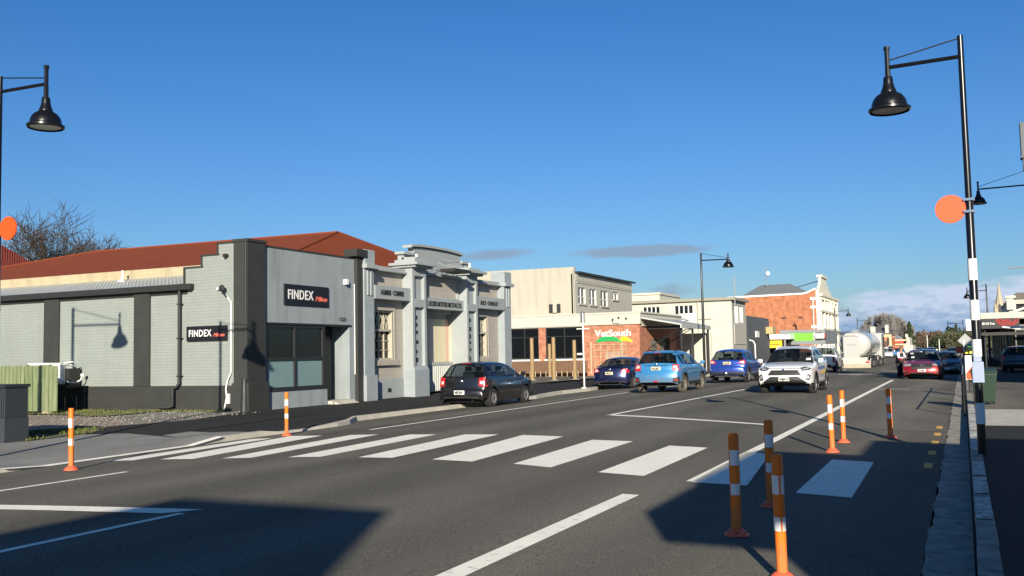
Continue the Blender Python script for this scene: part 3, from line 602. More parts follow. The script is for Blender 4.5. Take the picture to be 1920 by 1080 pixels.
# windows
for (a,b,z0,z1) in (H1,H2):
    f=MB()
    for y0,y1 in ((a,a+.06),(b-.06,b)): f.box(X0-.2,X0-.02,y0,y1,z0,z1)
    for zz0,zz1 in ((z0,z0+.06),(z1-.06,z1),(2.56,2.64)): f.box(X0-.2,X0-.04,a+.06,b-.06,zz0,zz1)
    n=4; w_=(b-a-.12)/n
    for i in range(1,n): f.box(X0-.19,X0-.14,a+.06+i*w_-.02,a+.06+i*w_+.02,z0+.06,z1-.06)
    for zz in (1.9,2.23): f.box(X0-.18,X0-.15,a+.06,b-.06,zz-.012,zz+.012)
    for i in range(n):
        y0,y1=a+.06+i*w_,a+.06+(i+1)*w_; ym=(y0+y1)/2
        for p,q in (((y0,2.64),(ym,3.24)),((ym,3.24),(y1,2.64)),((y0,3.24),(ym,2.64)),((ym,2.64),(y1,3.24))): f.tube([(X0-.165,p[0],p[1]),(X0-.165,q[0],q[1])],.013,4)
    wf=f.build('window',M_ivory,B)
    g=MB(); g.box(X0-.21,X0-.2,a,b,z0,z1); g.build('pane',M_glas,wf,off=B['_o'])
    g=MB(); g.box(X0-.1,X0+.12,a-.1,b+.22,1.36,1.45); g.box(X0-.1,X0+.09,a-.08,b+.2,1.45,1.56); g.build('sill',M_render,wf,off=B['_o'],bevel=.01)
    g=MB(); g.box(X0-.02,X0+.035,a-.1,a,1.56,3.4); g.box(X0-.02,X0+.035,b,b+.1,1.56,3.4); g.box(X0-.02,X0+.035,a,b,3.3,3.4); g.build('surround',M_render,wf,off=B['_o'])
    g=MB()
    random.seed(int(a))
    for i in range(14):
        yy=random.uniform(a+.1,b-.1); h=random.uniform(.15,.5); g.box(X0-.6-random.random()*.5,X0-.5,yy,yy+random.uniform(.06,.2),1.6,1.6+h)
    g.box(X0-1.4,X0-1.35,a-.3,b+.3,1.2,3.4); g.build('window_clutter',mat('clutter',(.22,.2,.17),.8,.5,9),wf,off=B['_o'])
# recessed doorway
mb=MB(); xb=-18.98
mb.box(xb-.1,X0-.25,34.3,34.5,.1,3.45); mb.build('lit_jamb',M_ivory,B)
mb=MB(); mb.box(xb-.1,X0-.25,30.85,31.05,.1,3.45); mb.box(xb-.1,X0-.25,31.05,34.3,3.45,3.5); mb.box(xb-.1,xb+.01,31.05,34.3,3.12,3.45)
for i in range(3): mb.box(X0-.3-.05*i,X0-.27-.05*i,31.05,34.3,3.3+.03*i,3.45)
mb.build('doorway_soffit',M_gtrim,B)
mb=MB(); rnd=random.Random(7); y=31.08
while y<34.28:
    w_=rnd.choice([.16,.2,.24,.3]); mb.box(xb,xb+.05+rnd.uniform(0,.006),y,min(34.29,y+w_-.006),.25,3.12,rnd.choice([0,0,1,2,3,0])); y+=w_
mb.build('sliding_door',[mat('door_cream','#c9bfae',.7,.05),mat('door_blue','#b0bcbd',.7,.05),mat('door_pink','#ccab98',.7,.05),mat('door_yellow','#cfc6a6',.7,.05)],B)
mb=MB(); y=31.1
while y<34.25: mb.box(xb+.2,xb+.24,y,y+.07,.3,1.33); y+=.15
mb.box(xb+.16,xb+.19,31.08,34.28,.3,1.3); mb.box(xb+.14,xb+.26,31.06,34.28,1.3,1.42)
mb.build('picket_gate',M_zinc,B)
# rooftop shop light with brackets
mb=MB(); mb.box(-18.1,-17.45,32.2,33.55,4.88,5.0); mb.build('awning_box',M_plast,B)
for y in (32.25,33.1): mb=MB(); mb.tube([(-17.6,y,5.0),(-18.2,y,5.25),(-18.4,y,4.95)],.012,5); mb.build('bracket',M_gtrim,B)
mb=MB(); mb.tube([(-18.42,30.6,5.15),(-18.42,33.9,5.0),(-18.3,35.0,4.7)],.010,5); mb.build('cable',M_gtrim,B)
mb=MB(); mb.tube([(-17.5,33.5,4.95),(-18.3,32.7,5.5),(-18.4,35.2,5.62)],.006,5); mb.build('stay_wire',M_gtrim,B)
mb=MB(); mb.box(-20.6,-20.5,27.1,38.7,.1,4.6); mb.box(-30,-18.7,38.45,38.65,.1,4.7); mb.build('rear_wall',M_gtrim,B)
# ------------------------------------------------------------------ vet clinic
M_rbrick=mat('red_brick',(.36,.13,.07),.85,.25,3,kind='brick',brick=(.23,.086),mort=(.9,.85,.8),bump=.3,col2=(.52,.24,.15))
M_cr=mat('cream_stucco','#aca697',.8,.05,1.5,bump=.2,stain=.25)
M_crw=mat('cream_white_stucco','#bab7ab',.8,.04,1.5,stain=.12)
Yv=57.87
B=world_thing('vet_clinic','red brick clinic with cream parapet, white wall lettering and a green and yellow hill emblem','building',(-18.3,Yv,.2))
mb=MB(); mb.box(-34,-27.5,Yv,Yv+.3,.2,3.43); wall(mb,'y',Yv,Yv+.3,-27.5,-18.3,.2,3.43,[(-27.3,-25.2,1.32,3.38),(-24.7,-22.1,1.32,3.38)])
wall(mb,'x',-18.6,-18.3,Yv+.3,67.5,.2,3.3,[(60.2,61.6,.4,2.5),(62.3,64.5,.9,2.6)])
mb.build('brick_wall',M_rbrick,B)
mb=MB(); mb.box(-34,-18.2,Yv-.1,Yv+.35,3.43,4.12); mb.box(-34,-18.12,Yv-.14,Yv+.37,4.12,4.22); mb.box(-34,-22.1,Yv-.05,Yv+.1,3.38,3.43); mb.box(-18.6,-18.2,Yv+.35,67.5,3.3,4.12); mb.box(-18.65,-18.1,Yv+.37,67.5,4.12,4.22)
mb.build('parapet',M_crw,B)
mb=MB(); mb.box(-34,-18.4,Yv+.3,70,4.0,4.05); mb.build('flat_roof',M_zinc,B)
for a,b in ((-27.3,-25.2),(-24.7,-22.1)):
    f=MB(); f.box(a,b,Yv+.05,Yv+.12,1.32,1.42); f.box(a,b,Yv+.05,Yv+.12,3.3,3.38); f.box(a,a+.06,Yv+.05,Yv+.12,1.42,3.3); f.box(b-.06,b,Yv+.05,Yv+.12,1.42,3.3); m_=(a+b)/2; f.box(m_-.03,m_+.03,Yv+.06,Yv+.1,1.42,3.3); f.box(a,b,Yv+.06,Yv+.1,2.75,2.8)
    wf=f.build('window',M_steel,B); g=MB(); g.box(a,b,Yv+.12,Yv+.13,1.32,3.38); g.build('pane',M_glas,wf,off=B['_o'])
    g=MB(); g.box(a-.1,b+.1,Yv-.06,Yv+.1,1.22,1.32); g.build('sill',M_white,wf,off=B['_o'])
g=MB()
for i in range(9): g.box(-27+i*.6,-26.6+i*.6,Yv+1.5,Yv+1.6,.9,2.4)
g.box(-34,-20,Yv+3,Yv+3.1,.3,3.4); g.build('interior',mat('interior_dim',(.03,.033,.035),.8),B)
text_mb('VetSouth',.58,(-21.25,Yv-.01,2.70),'-y',.03,.83,2.4,bold=.014).build('lettering',M_white,B)
def hill(x0,x1,zb,h,m,yo):
    P=[(x0,zb)]+[(x0+(x1-x0)*t/14,zb+h*(math.sin(math.pi*(t/14)**.85))**.8) for t in range(1,14)]+[(x1,zb+.0)]
    P+=[(x1-(x1-x0)*t/8,zb+h*.22*math.sin(math.pi*t/8)) for t in range(1,8)]
    b=MB(); b.prism(P,'y',yo-.02,yo); b.build('hill_emblem',m,B)
hill(-21.25,-19.4,2.3,.44,mat('emblem_green','#1f9a4c',.5,.03),Yv-.005); hill(-19.75,-18.75,2.3,.36,mat('emblem_yellow','#e8d525',.5,.03),Yv-.003)
f=MB()
for x in (-21.3,-20.9,-20.45,-20.0,-19.55,-19.2): f.box(x-.02,x+.02,Yv-.06,Yv-.01,.3,2.2)
for z in (.8,1.4,1.8,2.15): f.box(-21.4,-19.1,Yv-.055,Yv-.015,z,z+.04)
f.box(-21.6,-21.48,Yv-.08,Yv-.01,.3,2.35); f.box(-19.5,-19.4,Yv-.085,Yv-.01,.3,2.3)
f.build('trellis',mat('pale_timber',(.42,.32,.2),.8,.15),B)
f=MB(); f.box(-20.6,-19.6,Yv-.04,Yv-.005,.5,1.7); f.build('brick_infill',mat('infill',(.36,.24,.18),.85,.2,6),B)
f=MB()
for x,z in ((-20.0,4.0-.1),(-19.6,4.0),(-19.1,3.95)): f.lathe([(.03,0),(.07,.08)],(x,Yv-.25,z-.15),8,'y'); 
f.tube([(-20.0,Yv-.18,3.75),(-20.0,Yv-.12,3.5),(-19.6,Yv-.12,3.48)],.02,5); f.build('flood_light',M_plast,B)
# verandah round the corner
f=MB(); f.hexa([(-18.1,Yv-.2,3.75),(-15.9,Yv+1.0,3.3),(-15.9,66.5,3.3),(-18.1,66.5,3.75)],[(-18.1,Yv-.2,3.85),(-15.9,Yv+1.0,3.4),(-15.9,66.5,3.4),(-18.1,66.5,3.85)]); f.box(-15.95,-15.85,Yv+1,66.5,3.12,3.34); f.build('verandah_roof',M_zinc,B)
f=MB()
for y in (Yv+1.4,62,66.2): f.box(-16.08,-15.96,y,y+.12,.1,3.3)
f.box(-18.2,-16,Yv+1.42,Yv+1.5,3.1,3.3)
f.tube([(-18.2,Yv+1.5,1.9),(-16.1,Yv+1.5,3.1)],.03,5); f.tube([(-18.2,62,1.9),(-16.1,62,3.1)],.03,5); f.build('verandah_post',M_steel,B)
f=MB(); f.box(-17.9,-15.9,66.6,66.75,.2,2.9); f.build('side_screen',M_crw,B)
f=MB(); f.box(-18.35,-18.29,60.2,61.6,.4,2.5); f.box(-18.35,-18.29,62.3,64.5,.9,2.6); f.build('shop_window',M_glas,B)
# ------------------------------------------------------------------ two storey cream block behind
B=world_thing('two_storey_block','tall plain cream two storey block with dark tall windows behind the brick clinic','building',(-26,66.7,.2))
M_b1=mat('cream_render','#a9a395',.85,.05,.8,bump=.2,stain=.35); M_b2=mat('pale_grey_render','#aaa79c',.85,.05,1,stain=.3)
mb=MB(); mb.hexa([(-36.5,66.7,.2),(-26.06,66.7,.2),(-26.06,67.0,.2),(-36.5,67.0,.2)],[(-36.5,66.7,8.2),(-26.06,66.7,8.12),(-26.06,67.0,8.12),(-36.5,67.0,8.2)]); mb.build('side_wall',M_b1,B)
mb=MB(); wn=[(67.35,68.9,5.4,6.65),(69.75,71.3,5.4,6.65),(72.3,74.0,5.4,6.65),(75.1,76.6,6.05,6.7)]
wall(mb,'x',-26.3,-26.0,66.7,80.3,.2,7.6,wn); mb.build('front_wall',M_b2,B)
mb=MB(); mb.box(-26.15,-25.95,67.0,80.3,6.95,7.05); mb.box(-26.1,-25.97,66.9,80.3,7.1,7.62); mb.build('frieze',M_b2,B)
mb=MB(); mb.hexa([(-30,66.95,7.85),(-25.7,66.95,7.66),(-25.7,80.6,7.66),(-30,80.6,7.85)],[(-30,66.95,7.98),(-25.7,66.95,7.8),(-25.7,80.6,7.8),(-30,80.6,7.98)]); mb.build('roof',M_steel,B)
for (a,b,z0,z1) in wn:
    f=MB(); f.box(-26.14,-26.08,a,a+.08,z0,z1); f.box(-26.14,-26.08,b-.08,b,z0,z1); f.box(-26.14,-26.08,a,b,z1-.07,z1); f.box(-26.14,-26.08,(a+b)/2-.05,(a+b)/2+.05,z0,z1); f.box(-26.14,-26.08,a,b,z0+.5,z0+.56); wf=f.build('window',M_white,B)
    g=MB(); g.box(-26.17,-26.15,a,b,z0,z1); g.build('pane',M_glas,wf,off=B['_o']); g=MB(); g.box(-26.05,-25.9,a-.1,b+.1,z0-.1,z0); g.build('sill',M_b2,wf,off=B['_o'])
mb=MB(); mb.box(-28.1,-27.75,66.6,66.7,4.75,5.4); mb.box(-27.45,-27.2,66.6,66.7,4.75,5.4); mb.build('vent',M_steel,B)
mb=MB(); mb.box(-27.75,-27.45,66.5,66.7,4.75,5.4); mb.tube([(-26.1,66.6,7.9),(-26.1,66.6,4)],.05,6); mb.build('duct',M_b1,B)
mb=MB(); mb.box(-36.5,-26.3,67,80.3,.2,7.7); mb.build('core',M_b2,B)
# ------------------------------------------------------------------ long cream building
Yc=84.7
B=world_thing('long_cream_building','long cream building with small high windows, a white wall sign and grey street front','building',(-18.3,Yc,.2))
mb=MB(); hs=[(-29.3,-28.1,5.1,5.65),(-27.9,-27.5,5.1,5.65),(-26.4,-24.8,5.15,5.75),(-23.45,-21.75,5.02,5.76)]
wall(mb,'y',Yc,Yc+.3,-31,-18.3,.2,6.1,hs); mb.box(-21.0,-18.32,Yc-.04,Yc,.2,3.3); mb.build('side_wall',M_crw,B)
mb=MB(); wall(mb,'x',-18.6,-18.3,Yc+.3,90.6,.2,6.1,[(85.9,87.4,4.1,5.7),(88,89.5,4.2,5.7)]); mb.box(-18.3,-18.24,85.4,90.3,2.2,4.0); mb.build('front_wall',M_b2,B)
mb=MB(); mb.box(-31.2,-18.0,Yc-.3,91,6.1,6.35); mb.build('roof_edge',mat('roof_edge_grey','#8f8b7d',.8),B)
mb=MB(); mb.box(-28.2,-24.9,Yc+.4,92,6.3,6.9); mb.box(-28.3,-24.8,Yc+.3,92,6.9,7.1); mb.build('roof_lantern',M_crw,B)
for i,(a,b,z0,z1) in enumerate(hs):
    n=3 if i!=1 else 1
    if i>=2: n=4
    for k in range(n):
        w_=(b-a)/n; f=MB(); f.box(a+k*w_,a+k*w_+.05,Yc+.04,Yc+.12,z0,z1); f.box(a+(k+1)*w_-.05,a+(k+1)*w_,Yc+.04,Yc+.12,z0,z1); wf=f.build('window',M_white,B)
        g=MB(); g.box(a+k*w_+.05,a+(k+1)*w_-.05,Yc+.1,Yc+.12,z0,z1); g.build('pane',M_glas,wf,off=B['_o'])
for a,b,z0,z1 in ((85.9,87.4,4.1,5.7),(88,89.5,4.2,5.7)):
    f=MB(); f.box(-18.45,-18.35,a,a+.15,z0,z1); f.box(-18.45,-18.35,b-.15,b,z0,z1); f.box(-18.45,-18.35,(a+b)/2-.1,(a+b)/2+.1,z0,z1); wf=f.build('window',M_white,B); g=MB(); g.box(-18.5,-18.48,a,b,z0,z1); g.build('pane',M_glas,wf,off=B['_o'])
f=MB(); f.box(-23.05,-21.55,Yc-.1,Yc-.02,3.7,5.05); s=f.build('wall_sign',M_white,B)
text_mb('VetSouth',.3,(-22.9,Yc-.12,4.55),'-y',.01,.95,bold=.0).build('lettering',mat('sign_grey','#9fb0b4',.6),s,off=B['_o'])
f=MB(); f.prism([(-22.8,4.3),(-22.3,4.48),(-21.8,4.3),(-22.3,4.36)],'y',Yc-.12,Yc-.1); f.build('emblem',M_steel,s,off=B['_o'])
f=MB(); f.tube([(-21.3,Yc-.1,6.1),(-21.3,Yc-.1,3.0),(-20.9,Yc-.1,2.9)],.05,6); f.tube([(-21.3,Yc-.1,4.5),(-20.1,Yc-.1,4.5)],.03,5); f.build('downpipe',M_b2,B)
f=MB(); f.box(-22.8,-20.6,Yc-1.4,Yc-.04,2.7,2.95); f.box(-22.7,-20.7,Yc-1.35,Yc-.06,2.35,2.4); f.build('porch_roof',M_b2,B)
f=MB(); f.box(-22.6,-21.9,Yc-.1,Yc-.02,.3,2.35,1)
for x in (-21.7,-21.4,-21.1,-20.8): f.box(x,x+.08,Yc-1.3,Yc-1.2,.2,2.35)
f.build('porch_post',[M_crw,M_dark],B)
f=MB(); f.tube([(-17.95,Yc-.2,5.6),(-17.95,Yc-.2,8.3)],.05,6); f.build('flue',mat('flue_grey','#8c8f90',.5),B)
# sloping stair wall beside the clinic
B=world_thing('ramp_wall','pale grey sloping ramp wall beside the clinic verandah','wall',(-20,70,.2))
mb=MB(); mb.prism([(-21.5,.2),(-17.2,.2),(-17.2,3.0),(-18.5,2.9),(-21.5,1.3)],'y',70,70.25); mb.build('panel',mat('ramp_render','#b5b09f',.85),B)
mb=MB(); mb.tube([(-21.5,69.95,1.7),(-18.5,69.95,3.3),(-17.2,69.95,3.4)],.04,5); mb.build('handrail',M_steel,B)
# ------------------------------------------------------------------ dark grey building, canopies, brick hotel
M_dgrey=mat('dark_grey_cladding','#55585a',.7,.06,1); M_mgrey=mat('mid_grey','#7c8083',.65,.05,2)
B=world_thing('dark_grey_building','plain dark grey box shaped building next to the long cream building','building',(-18.3,91,.2))
mb=MB(); mb.box(-26,-18.3,91,102.5,.2,4.9); mb.build('wall',M_dgrey,B)
mb=MB(); mb.box(-18.32,-18.2,95,96.5,2.9,3.5); mb.box(-18.4,-17.6,100.6,102.4,3.3,4.0,1); mb.build('wall_lamp',[M_white,mat('sign_khaki','#a89a6c',.7)],B)
B=world_thing('forecourt_canopy','white edged flat canopy over a dark opening with a yellow sign','canopy',(-19,105,.2))
mb=MB(); mb.box(-21.5,-16.6,105,114,2.75,3.3); mb.build('fascia',M_white,B)
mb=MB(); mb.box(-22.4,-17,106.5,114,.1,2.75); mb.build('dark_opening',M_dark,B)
mb=MB(); mb.box(-18.75,-17.45,104.9,105,1.85,2.62); s=mb.build('yellow_sign',mat('sign_yellow','#ecd02c',.5),B)
q=MB(); q.box(-18.7,-17.7,104.88,104.9,2.15,2.24); q.build('worn_letter_line',mat('sign_red','#c0392b',.5),s,off=B['_o'])
mb=MB(); mb.box(-17.3,-17.1,105.2,105.4,.1,2.75); mb.build('post',M_mgrey,B)
B=world_thing('green_fascia_canopy','grey shop verandah with a bright green fascia panel and a round end sign','canopy',(-15.5,105,.2))
mb=MB(); mb.box(-18.2,-13.4,108,109,3.4,3.75); mb.box(-18.2,-13.4,108,109,2.15,2.55); mb.box(-13.7,-13.4,108,109,2.55,3.4); mb.box(-18.2,-13.5,108.2,120,2.2,3.7); mb.build('frame',M_mgrey,B)
mb=MB(); mb.box(-17.2,-14.6,108,108.18,2.56,3.38); mb.build('green_panel',mat('sign_green','#6cc832',.5,.03),B)
mb=MB(); mb.box(-17.6,-16.6,107.9,107.98,2.62,3.15); s=mb.build('small_sign',M_dgrey,B)
mb=MB(); mb.box(-14.6,-14.45,107.9,108.1,2.6,3.4); mb.lathe([(.32,0),(.32,1.0)],(-14.4,107.9,3.0),14,'x'); mb.build('round_sign',M_white,B,smooth=50)
mb=MB(); mb.lathe([(.36,0),(.36,.1)],(-13.42,107.9,3.0),14,'x'); mb.build('round_sign_end',mat('dull_red','#9a4a44',.6),B)
mb=MB(); mb.box(-13.9,-13.75,108.3,108.45,0,2.2); mb.box(-17.9,-17.75,108.3,108.45,0,2.2); mb.build('post',M_mgrey,B)
M_obrick=mat('orange_brick',(.36,.125,.06),.85,.25,1.6,kind='brick',brick=(.23,.086),mort=(.9,.85,.8),col2=(.50,.20,.10),stain=.3)
M_slate=mat('slate_roof','#6b6f73',.7,.08,2)
Yd=140.8
B=world_thing('brick_hotel','two storey orange brick building with an ornate white scrolled front and a slate hipped roof','building',(-18.3,Yd,.2))
mb=MB(); mb.box(-31,-18.5,Yd,Yd+.4,.2,9.2); mb.prism([(-31,9.2),(-18.5,9.2),(-18.5,10.0),(-19.1,9.8),(-19.6,9.55),(-20.3,9.4),(-31,9.3)],'y',Yd,Yd+.4); mb.build('side_wall',M_obrick,B)
mb=MB(); pts=[(-31,9.3),(-20.3,9.4),(-19.6,9.55),(-19.1,9.82),(-18.5,10.02)]
for a,b in zip(pts[:-1],pts[1:]): mb.hexa([(a[0],Yd-.1,a[1]),(b[0],Yd-.1,b[1]),(b[0],Yd+.5,b[1]),(a[0],Yd+.5,a[1])],[(a[0],Yd-.1,a[1]+.24),(b[0],Yd-.1,b[1]+.24),(b[0],Yd+.5,b[1]+.24),(a[0],Yd+.5,a[1]+.24)])
for z in (8.6,7.4,4.6,3.4): mb.box(-19.3,-18.5,Yd-.06,Yd,z,z+.35)
mb.box(-18.95,-18.85,Yd-.2,Yd-.05,.3,8.6); mb.box(-19.0,-18.8,Yd-.3,Yd-.05,8.3,8.7)
mb.build('trim',M_white,B)
mb=MB(); mb.add([(-29.8,Yd+2,9.4),(-19.4,Yd+2,9.4),(-19.4,Yd+12,9.4),(-29.8,Yd+12,9.4),(-27.2,Yd+6,11.4),(-22.9,Yd+6,11.4)],[(0,1,5,4),(1,2,5),(2,3,4,5),(3,0,4)]); mb.build('roof',M_slate,B)
M_orn=mat('ornate_white','#d8d2bf',.7,.06,1.5,stain=.3)
mb=MB()
pr=[(Yd,.2),(Yd+20,.2),(Yd+20,8.6),(Yd+17.5,8.9),(Yd+16.5,9.4),(Yd+14.5,9.6),(Yd+13.5,10.2),(Yd+11.5,10.5),(Yd+10.5,11.1),(Yd+9.2,11.4),(Yd+9,12.2),(Yd+3.2,12.0),(Yd+3,11.0),(Yd+2,10.7),(Yd+1,10.1),(Yd,9.9)]
mb.prism(pr,'x',-18.5,-18.1)
for z,d in ((4.3,.5),(6.9,.35),(9.1,.55),(3.9,.3)): mb.box(-18.1,-18.1+d,Yd-.1,Yd+20.1,z,z+.3)
for i in range(6): y=Yd+.2+i*3.9; mb.box(-18.1,-17.8,y,y+.5,.2,9.1)
for i in range(9): y=Yd+1+i*2.2; mb.box(-18.1,-17.65,y,y+.35,8.7,9.1)
mb.box(-18.7,-17.9,Yd+3,Yd+9.2,11.98,12.3)
mb.build('ornate_front',M_orn,B)
for i in range(5):
    y=Yd+1.3+i*3.9; f=MB(); f.box(-18.12,-18.06,y,y+1.7,5.0,6.8); f.build('window',M_steel,B)
    f=MB(); f.box(-18.12,-18.06,y,y+1.7,1.0,3.3); f.build('window',M_steel,B)
f=MB(); f.tube([(-18.5,Yd+4,11.5),(-22.5,Yd+5,10.6)],.06,5); f.build('brace',M_steel,B)
f=MB(); f.tube([(-26.2,Yd+5,11.0),(-26.2,Yd+5,14.1)],.06,5); f.tube([(-26.2,Yd+5,12.4),(-25.9,Yd+4.9,13.0)],.05,5); f.build('aerial',M_mgrey,B)
f=MB(); f.lathe([(.05,.15),(.18,.1),(.3,0)],(-25.85,Yd+4.7,13.05),12,'y'); f.build('dish',M_white,B,smooth=60)
f=MB(); f.box(-23.3,-22.7,Yd-.04,Yd,6.05,6.25); f.box(-21,-20.4,Yd-.04,Yd,6.05,6.25); f.tube([(-21.3,Yd-.1,4.2),(-21.3,Yd-.3,5.0),(-21.6,Yd-.5,5.3)],.09,5); f.build('vent',M_steel,B)
# ------------------------------------------------------------------ far shops on the left
def shop(name,label,x0,x1,y0,y1,h,m,roof=None,rh=1.5,winm=None,group=None,par=.0):
    B=world_thing(name,label,'building',((x0+x1)/2,y0,.1),group=group)
    mb=MB(); mb.box(x0,x1,y0,y1,.1,h); mb.build('wall',m,B)
    if roof:
        mb=MB(); cx_,cy_=(x0+x1)/2,(y0+y1)/2; a=min(x1-x0,y1-y0)*.3; mb.add([(x0-.3,y0-.3,h+.02),(x1+.3,y0-.3,h+.02),(x1+.3,y1+.3,h+.02),(x0-.3,y1+.3,h+.02),(cx_-a,cy_-a*.3,h+rh),(cx_+a,cy_-a*.3,h+rh),(cx_+a,cy_+a*.3,h+rh),(cx_-a,cy_+a*.3,h+rh)],[(0,1,5,4),(1,2,6,5),(2,3,7,6),(3,0,4,7),(4,5,6,7)]); mb.build('roof',roof,B)
    else:
        mb=MB(); mb.box(x0-.1,x1+.1,y0-.1,y1+.1,h,h+.25); mb.build('coping',M_crw,B)
    return B
M_orangew=mat('orange_wall','#d8692f',.7,.05,1); M_salmon=mat('salmon_trim','#e6b48c',.7,.05,1)
B=shop('orange_shop','bright orange painted shop beyond the tanker with a cream top band',-26.5,-18,288,302,5.0,M_orangew)
f=MB(); f.box(-26.6,-17.9,287.85,302.2,4.35,5.3); f.box(-18.9,-17.85,287.8,289.5,.1,4.35); f.build('band',M_salmon,B)
f=MB(); f.box(-22.2,-19.3,287.7,287.85,2.2,3.4); s=f.build('painted_sign',mat('orange_light','#f08a42',.6),B); q=MB(); q.box(-21.9,-20.9,287.6,287.7,2.5,3.3); q.box(-20.7,-19.6,287.6,287.7,2.7,3.2); q.build('white_motif',M_white,s,off=B['_o'])
f=MB(); f.box(-21.4,-19.2,284.4,284.6,.9,1.9); s=f.build('blue_sign',mat('sign_blue','#2d4f86',.5),B); q=MB(); q.box(-21.0,-19.6,284.3,284.4,1.2,1.6); q.build('white_motif',M_white,s,off=B['_o'])
f=MB(); f.box(-23,-17,284.6,288,1.9,2.1); f.build('verandah',M_mgrey,B)
B=shop('slate_roofed_house','house with a dark slate hipped roof and two pale chimneys above the orange shop',-26,-19,306,318,5.3,M_cr,roof=M_dgrey,rh=2.8)
f=MB(); f.box(-25.0,-23.6,307,308,6.2,8.0); f.build('chimney',M_crw,B); f=MB(); f.box(-20.9,-19.9,307,308,5.4,8.4); f.build('chimney',M_crw,B)
shop('grey_roofed_villa','pale house with a low grey roof behind the orange shop',-31,-23,330,345,5.4,M_cr,roof=M_slate,rh=2.6)
B=shop('cream_corner_shop','cream shop with red and orange striped fascia beyond the orange shop',-24,-16.9,312,345,3.4,M_cr,roof=M_zinc,rh=2.0)
f=MB(); f.box(-19.5,-16.2,311.3,311.7,3.0,3.6); f.build('red_fascia',mat('fascia_red','#c4474c',.6),B)
f=MB(); f.box(-19.5,-14.8,311.2,311.6,2.3,2.75); f.box(-18.5,-14.9,311.2,311.6,3.6,4.0); f.build('cream_fascia',M_salmon,B)
f=MB(); f.box(-19.5,-15.2,311.2,311.6,1.5,2.0); f.build('orange_fascia',M_orangew,B)
f=MB(); f.box(-15.4,-14.5,312,330,.1,4.6); f.box(-16.2,-13.6,311,331,.1,2.3); f.box(-15.6,-14.9,312,314,4.6,5.6); f.build('pillar_wing',M_crw,B)
# filler shops between the hotel and the orange shop, seen end on
shop('low_cream_shop','low cream shop past the brick building, partly hidden by the tanker',-26,-18.5,165,190,3.6,M_crw)
shop('low_grey_shop','low grey shop further along, behind the tanker',-27,-18.6,194,240,4.0,M_b2,roof=M_slate,rh=1.2)
shop('low_brick_shop','low red brick shop before the orange shop',-26,-18.7,244,284,3.3,M_rbrick)
# ------------------------------------------------------------------ right hand side
M_dshop=mat('dark_shopfront','#3c3a38',.7,.1,1)
B=world_thing('verandah_shops','single storey shops with a white edged verandah carrying a dark post office sign','building',(3.4,72,.13))
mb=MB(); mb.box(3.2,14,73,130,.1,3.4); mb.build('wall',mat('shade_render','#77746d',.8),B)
mb=MB(); mb.box(1.14,12,71.9,73,3.42,3.82); mb.box(1.1,1.3,73,128,3.3,3.7); mb.build('verandah_fascia',M_crw,B)
mb=MB(); mb.box(1.16,3.45,71.86,71.98,2.75,3.4); s=mb.build('sign_panel',mat('sign_charcoal','#222226',.5),B)
text_mb('NZ Post',.21,(1.42,71.85,3.02),'-y',.01,.95,.55,bold=.004).build('lettering',M_white,s,off=B['_o'])
mb=MB(); mb.lathe([(.08,0),(.08,.02)],(1.3,71.84,3.09),14,'y'); mb.build('round_emblem',M_white,s,off=B['_o'])
mb=MB()
for cxx,czz,rr,a0,a1 in ((2.5,3.38,.42,180,360),(2.5,3.38,.28,180,360),(2.5,3.38,.14,180,360),(2.95,3.38,.28,250,360),(2.95,3.38,.42,250,360)):
    P=[(cxx+rr*math.cos(R(a0+(a1-a0)*i/12)),71.84,czz+rr*math.sin(R(a0+(a1-a0)*i/12))) for i in range(13)]; mb.tube(P,.028,4)
mb.build('red_swirl',mat('sign_swirl_red','#e0433a',.5),s,off=B['_o'])
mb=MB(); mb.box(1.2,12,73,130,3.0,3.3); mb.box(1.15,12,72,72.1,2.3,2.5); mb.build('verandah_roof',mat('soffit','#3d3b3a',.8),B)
for y in (72.3,80,88,96,104,112):
    mb=MB(); mb.tube([(1.35,y,.1),(1.35,y,3.3)],.07,8); mb.build('verandah_post',M_steel,B)
for i in range(8):
    y=74+i*6; mb=MB(); mb.box(3.12,3.2,y,y+4.2,.6,2.7); mb.build('shop_window',M_glas,B)
    mb=MB(); mb.box(3.05,3.2,y+4.4,y+4.8,.1,3.0); mb.build('pier',M_b2,B)
mb=MB(); mb.box(3.3,7.5,72.95,73.0,.3,2.6); mb.build('end_window',M_glas,B)
mb=MB(); mb.box(2.4,3.1,60,60.06,2.55,2.66); mb.tube([(2.2,66,2.75),(3.2,66.4,2.6)],.05,6); mb.build('verandah_lamp',M_white,B)
B=world_thing('white_upper_storey','white two storey building with a dark hipped roof above the verandah shops','building',(5,85,.13))
mb=MB(); wall(mb,'y',85,85.3,3.4,12,3.3,5.1,[(3.9,6.5,4.2,4.85)]); mb.box(3.4,3.7,85.3,100,3.3,5.1); mb.build('wall',M_crw,B)
mb=MB(); mb.box(3.3,12,84.9,100,5.0,5.15); mb.box(3.25,3.75,84.7,85.2,4.4,5.45); mb.box(3.15,3.9,84.6,85.3,5.3,5.5); mb.build('cornice',M_crw,B)
mb=MB(); mb.hexa([(3.7,85.2,5.15),(12,85.2,5.15),(12,99,5.15),(3.7,99,5.15)],[(4.0,85.6,5.75),(12,85.6,5.75),(12,99,5.75),(4.0,99,5.75)]); mb.build('roof',mat('dark_tiles','#5d5750',.8),B)
mb=MB(); mb.box(3.9,6.5,85.2,85.25,4.2,4.85); mb.build('pane',M_dark,B)
mb=MB(); mb.tube([(3.9,85.1,4.3),(4.6,85.1,4.55),(6.5,85.1,4.62)],.09,5); mb.box(4.6,4.7,85,85.1,4.2,4.85); mb.build('fretwork',M_white,B)
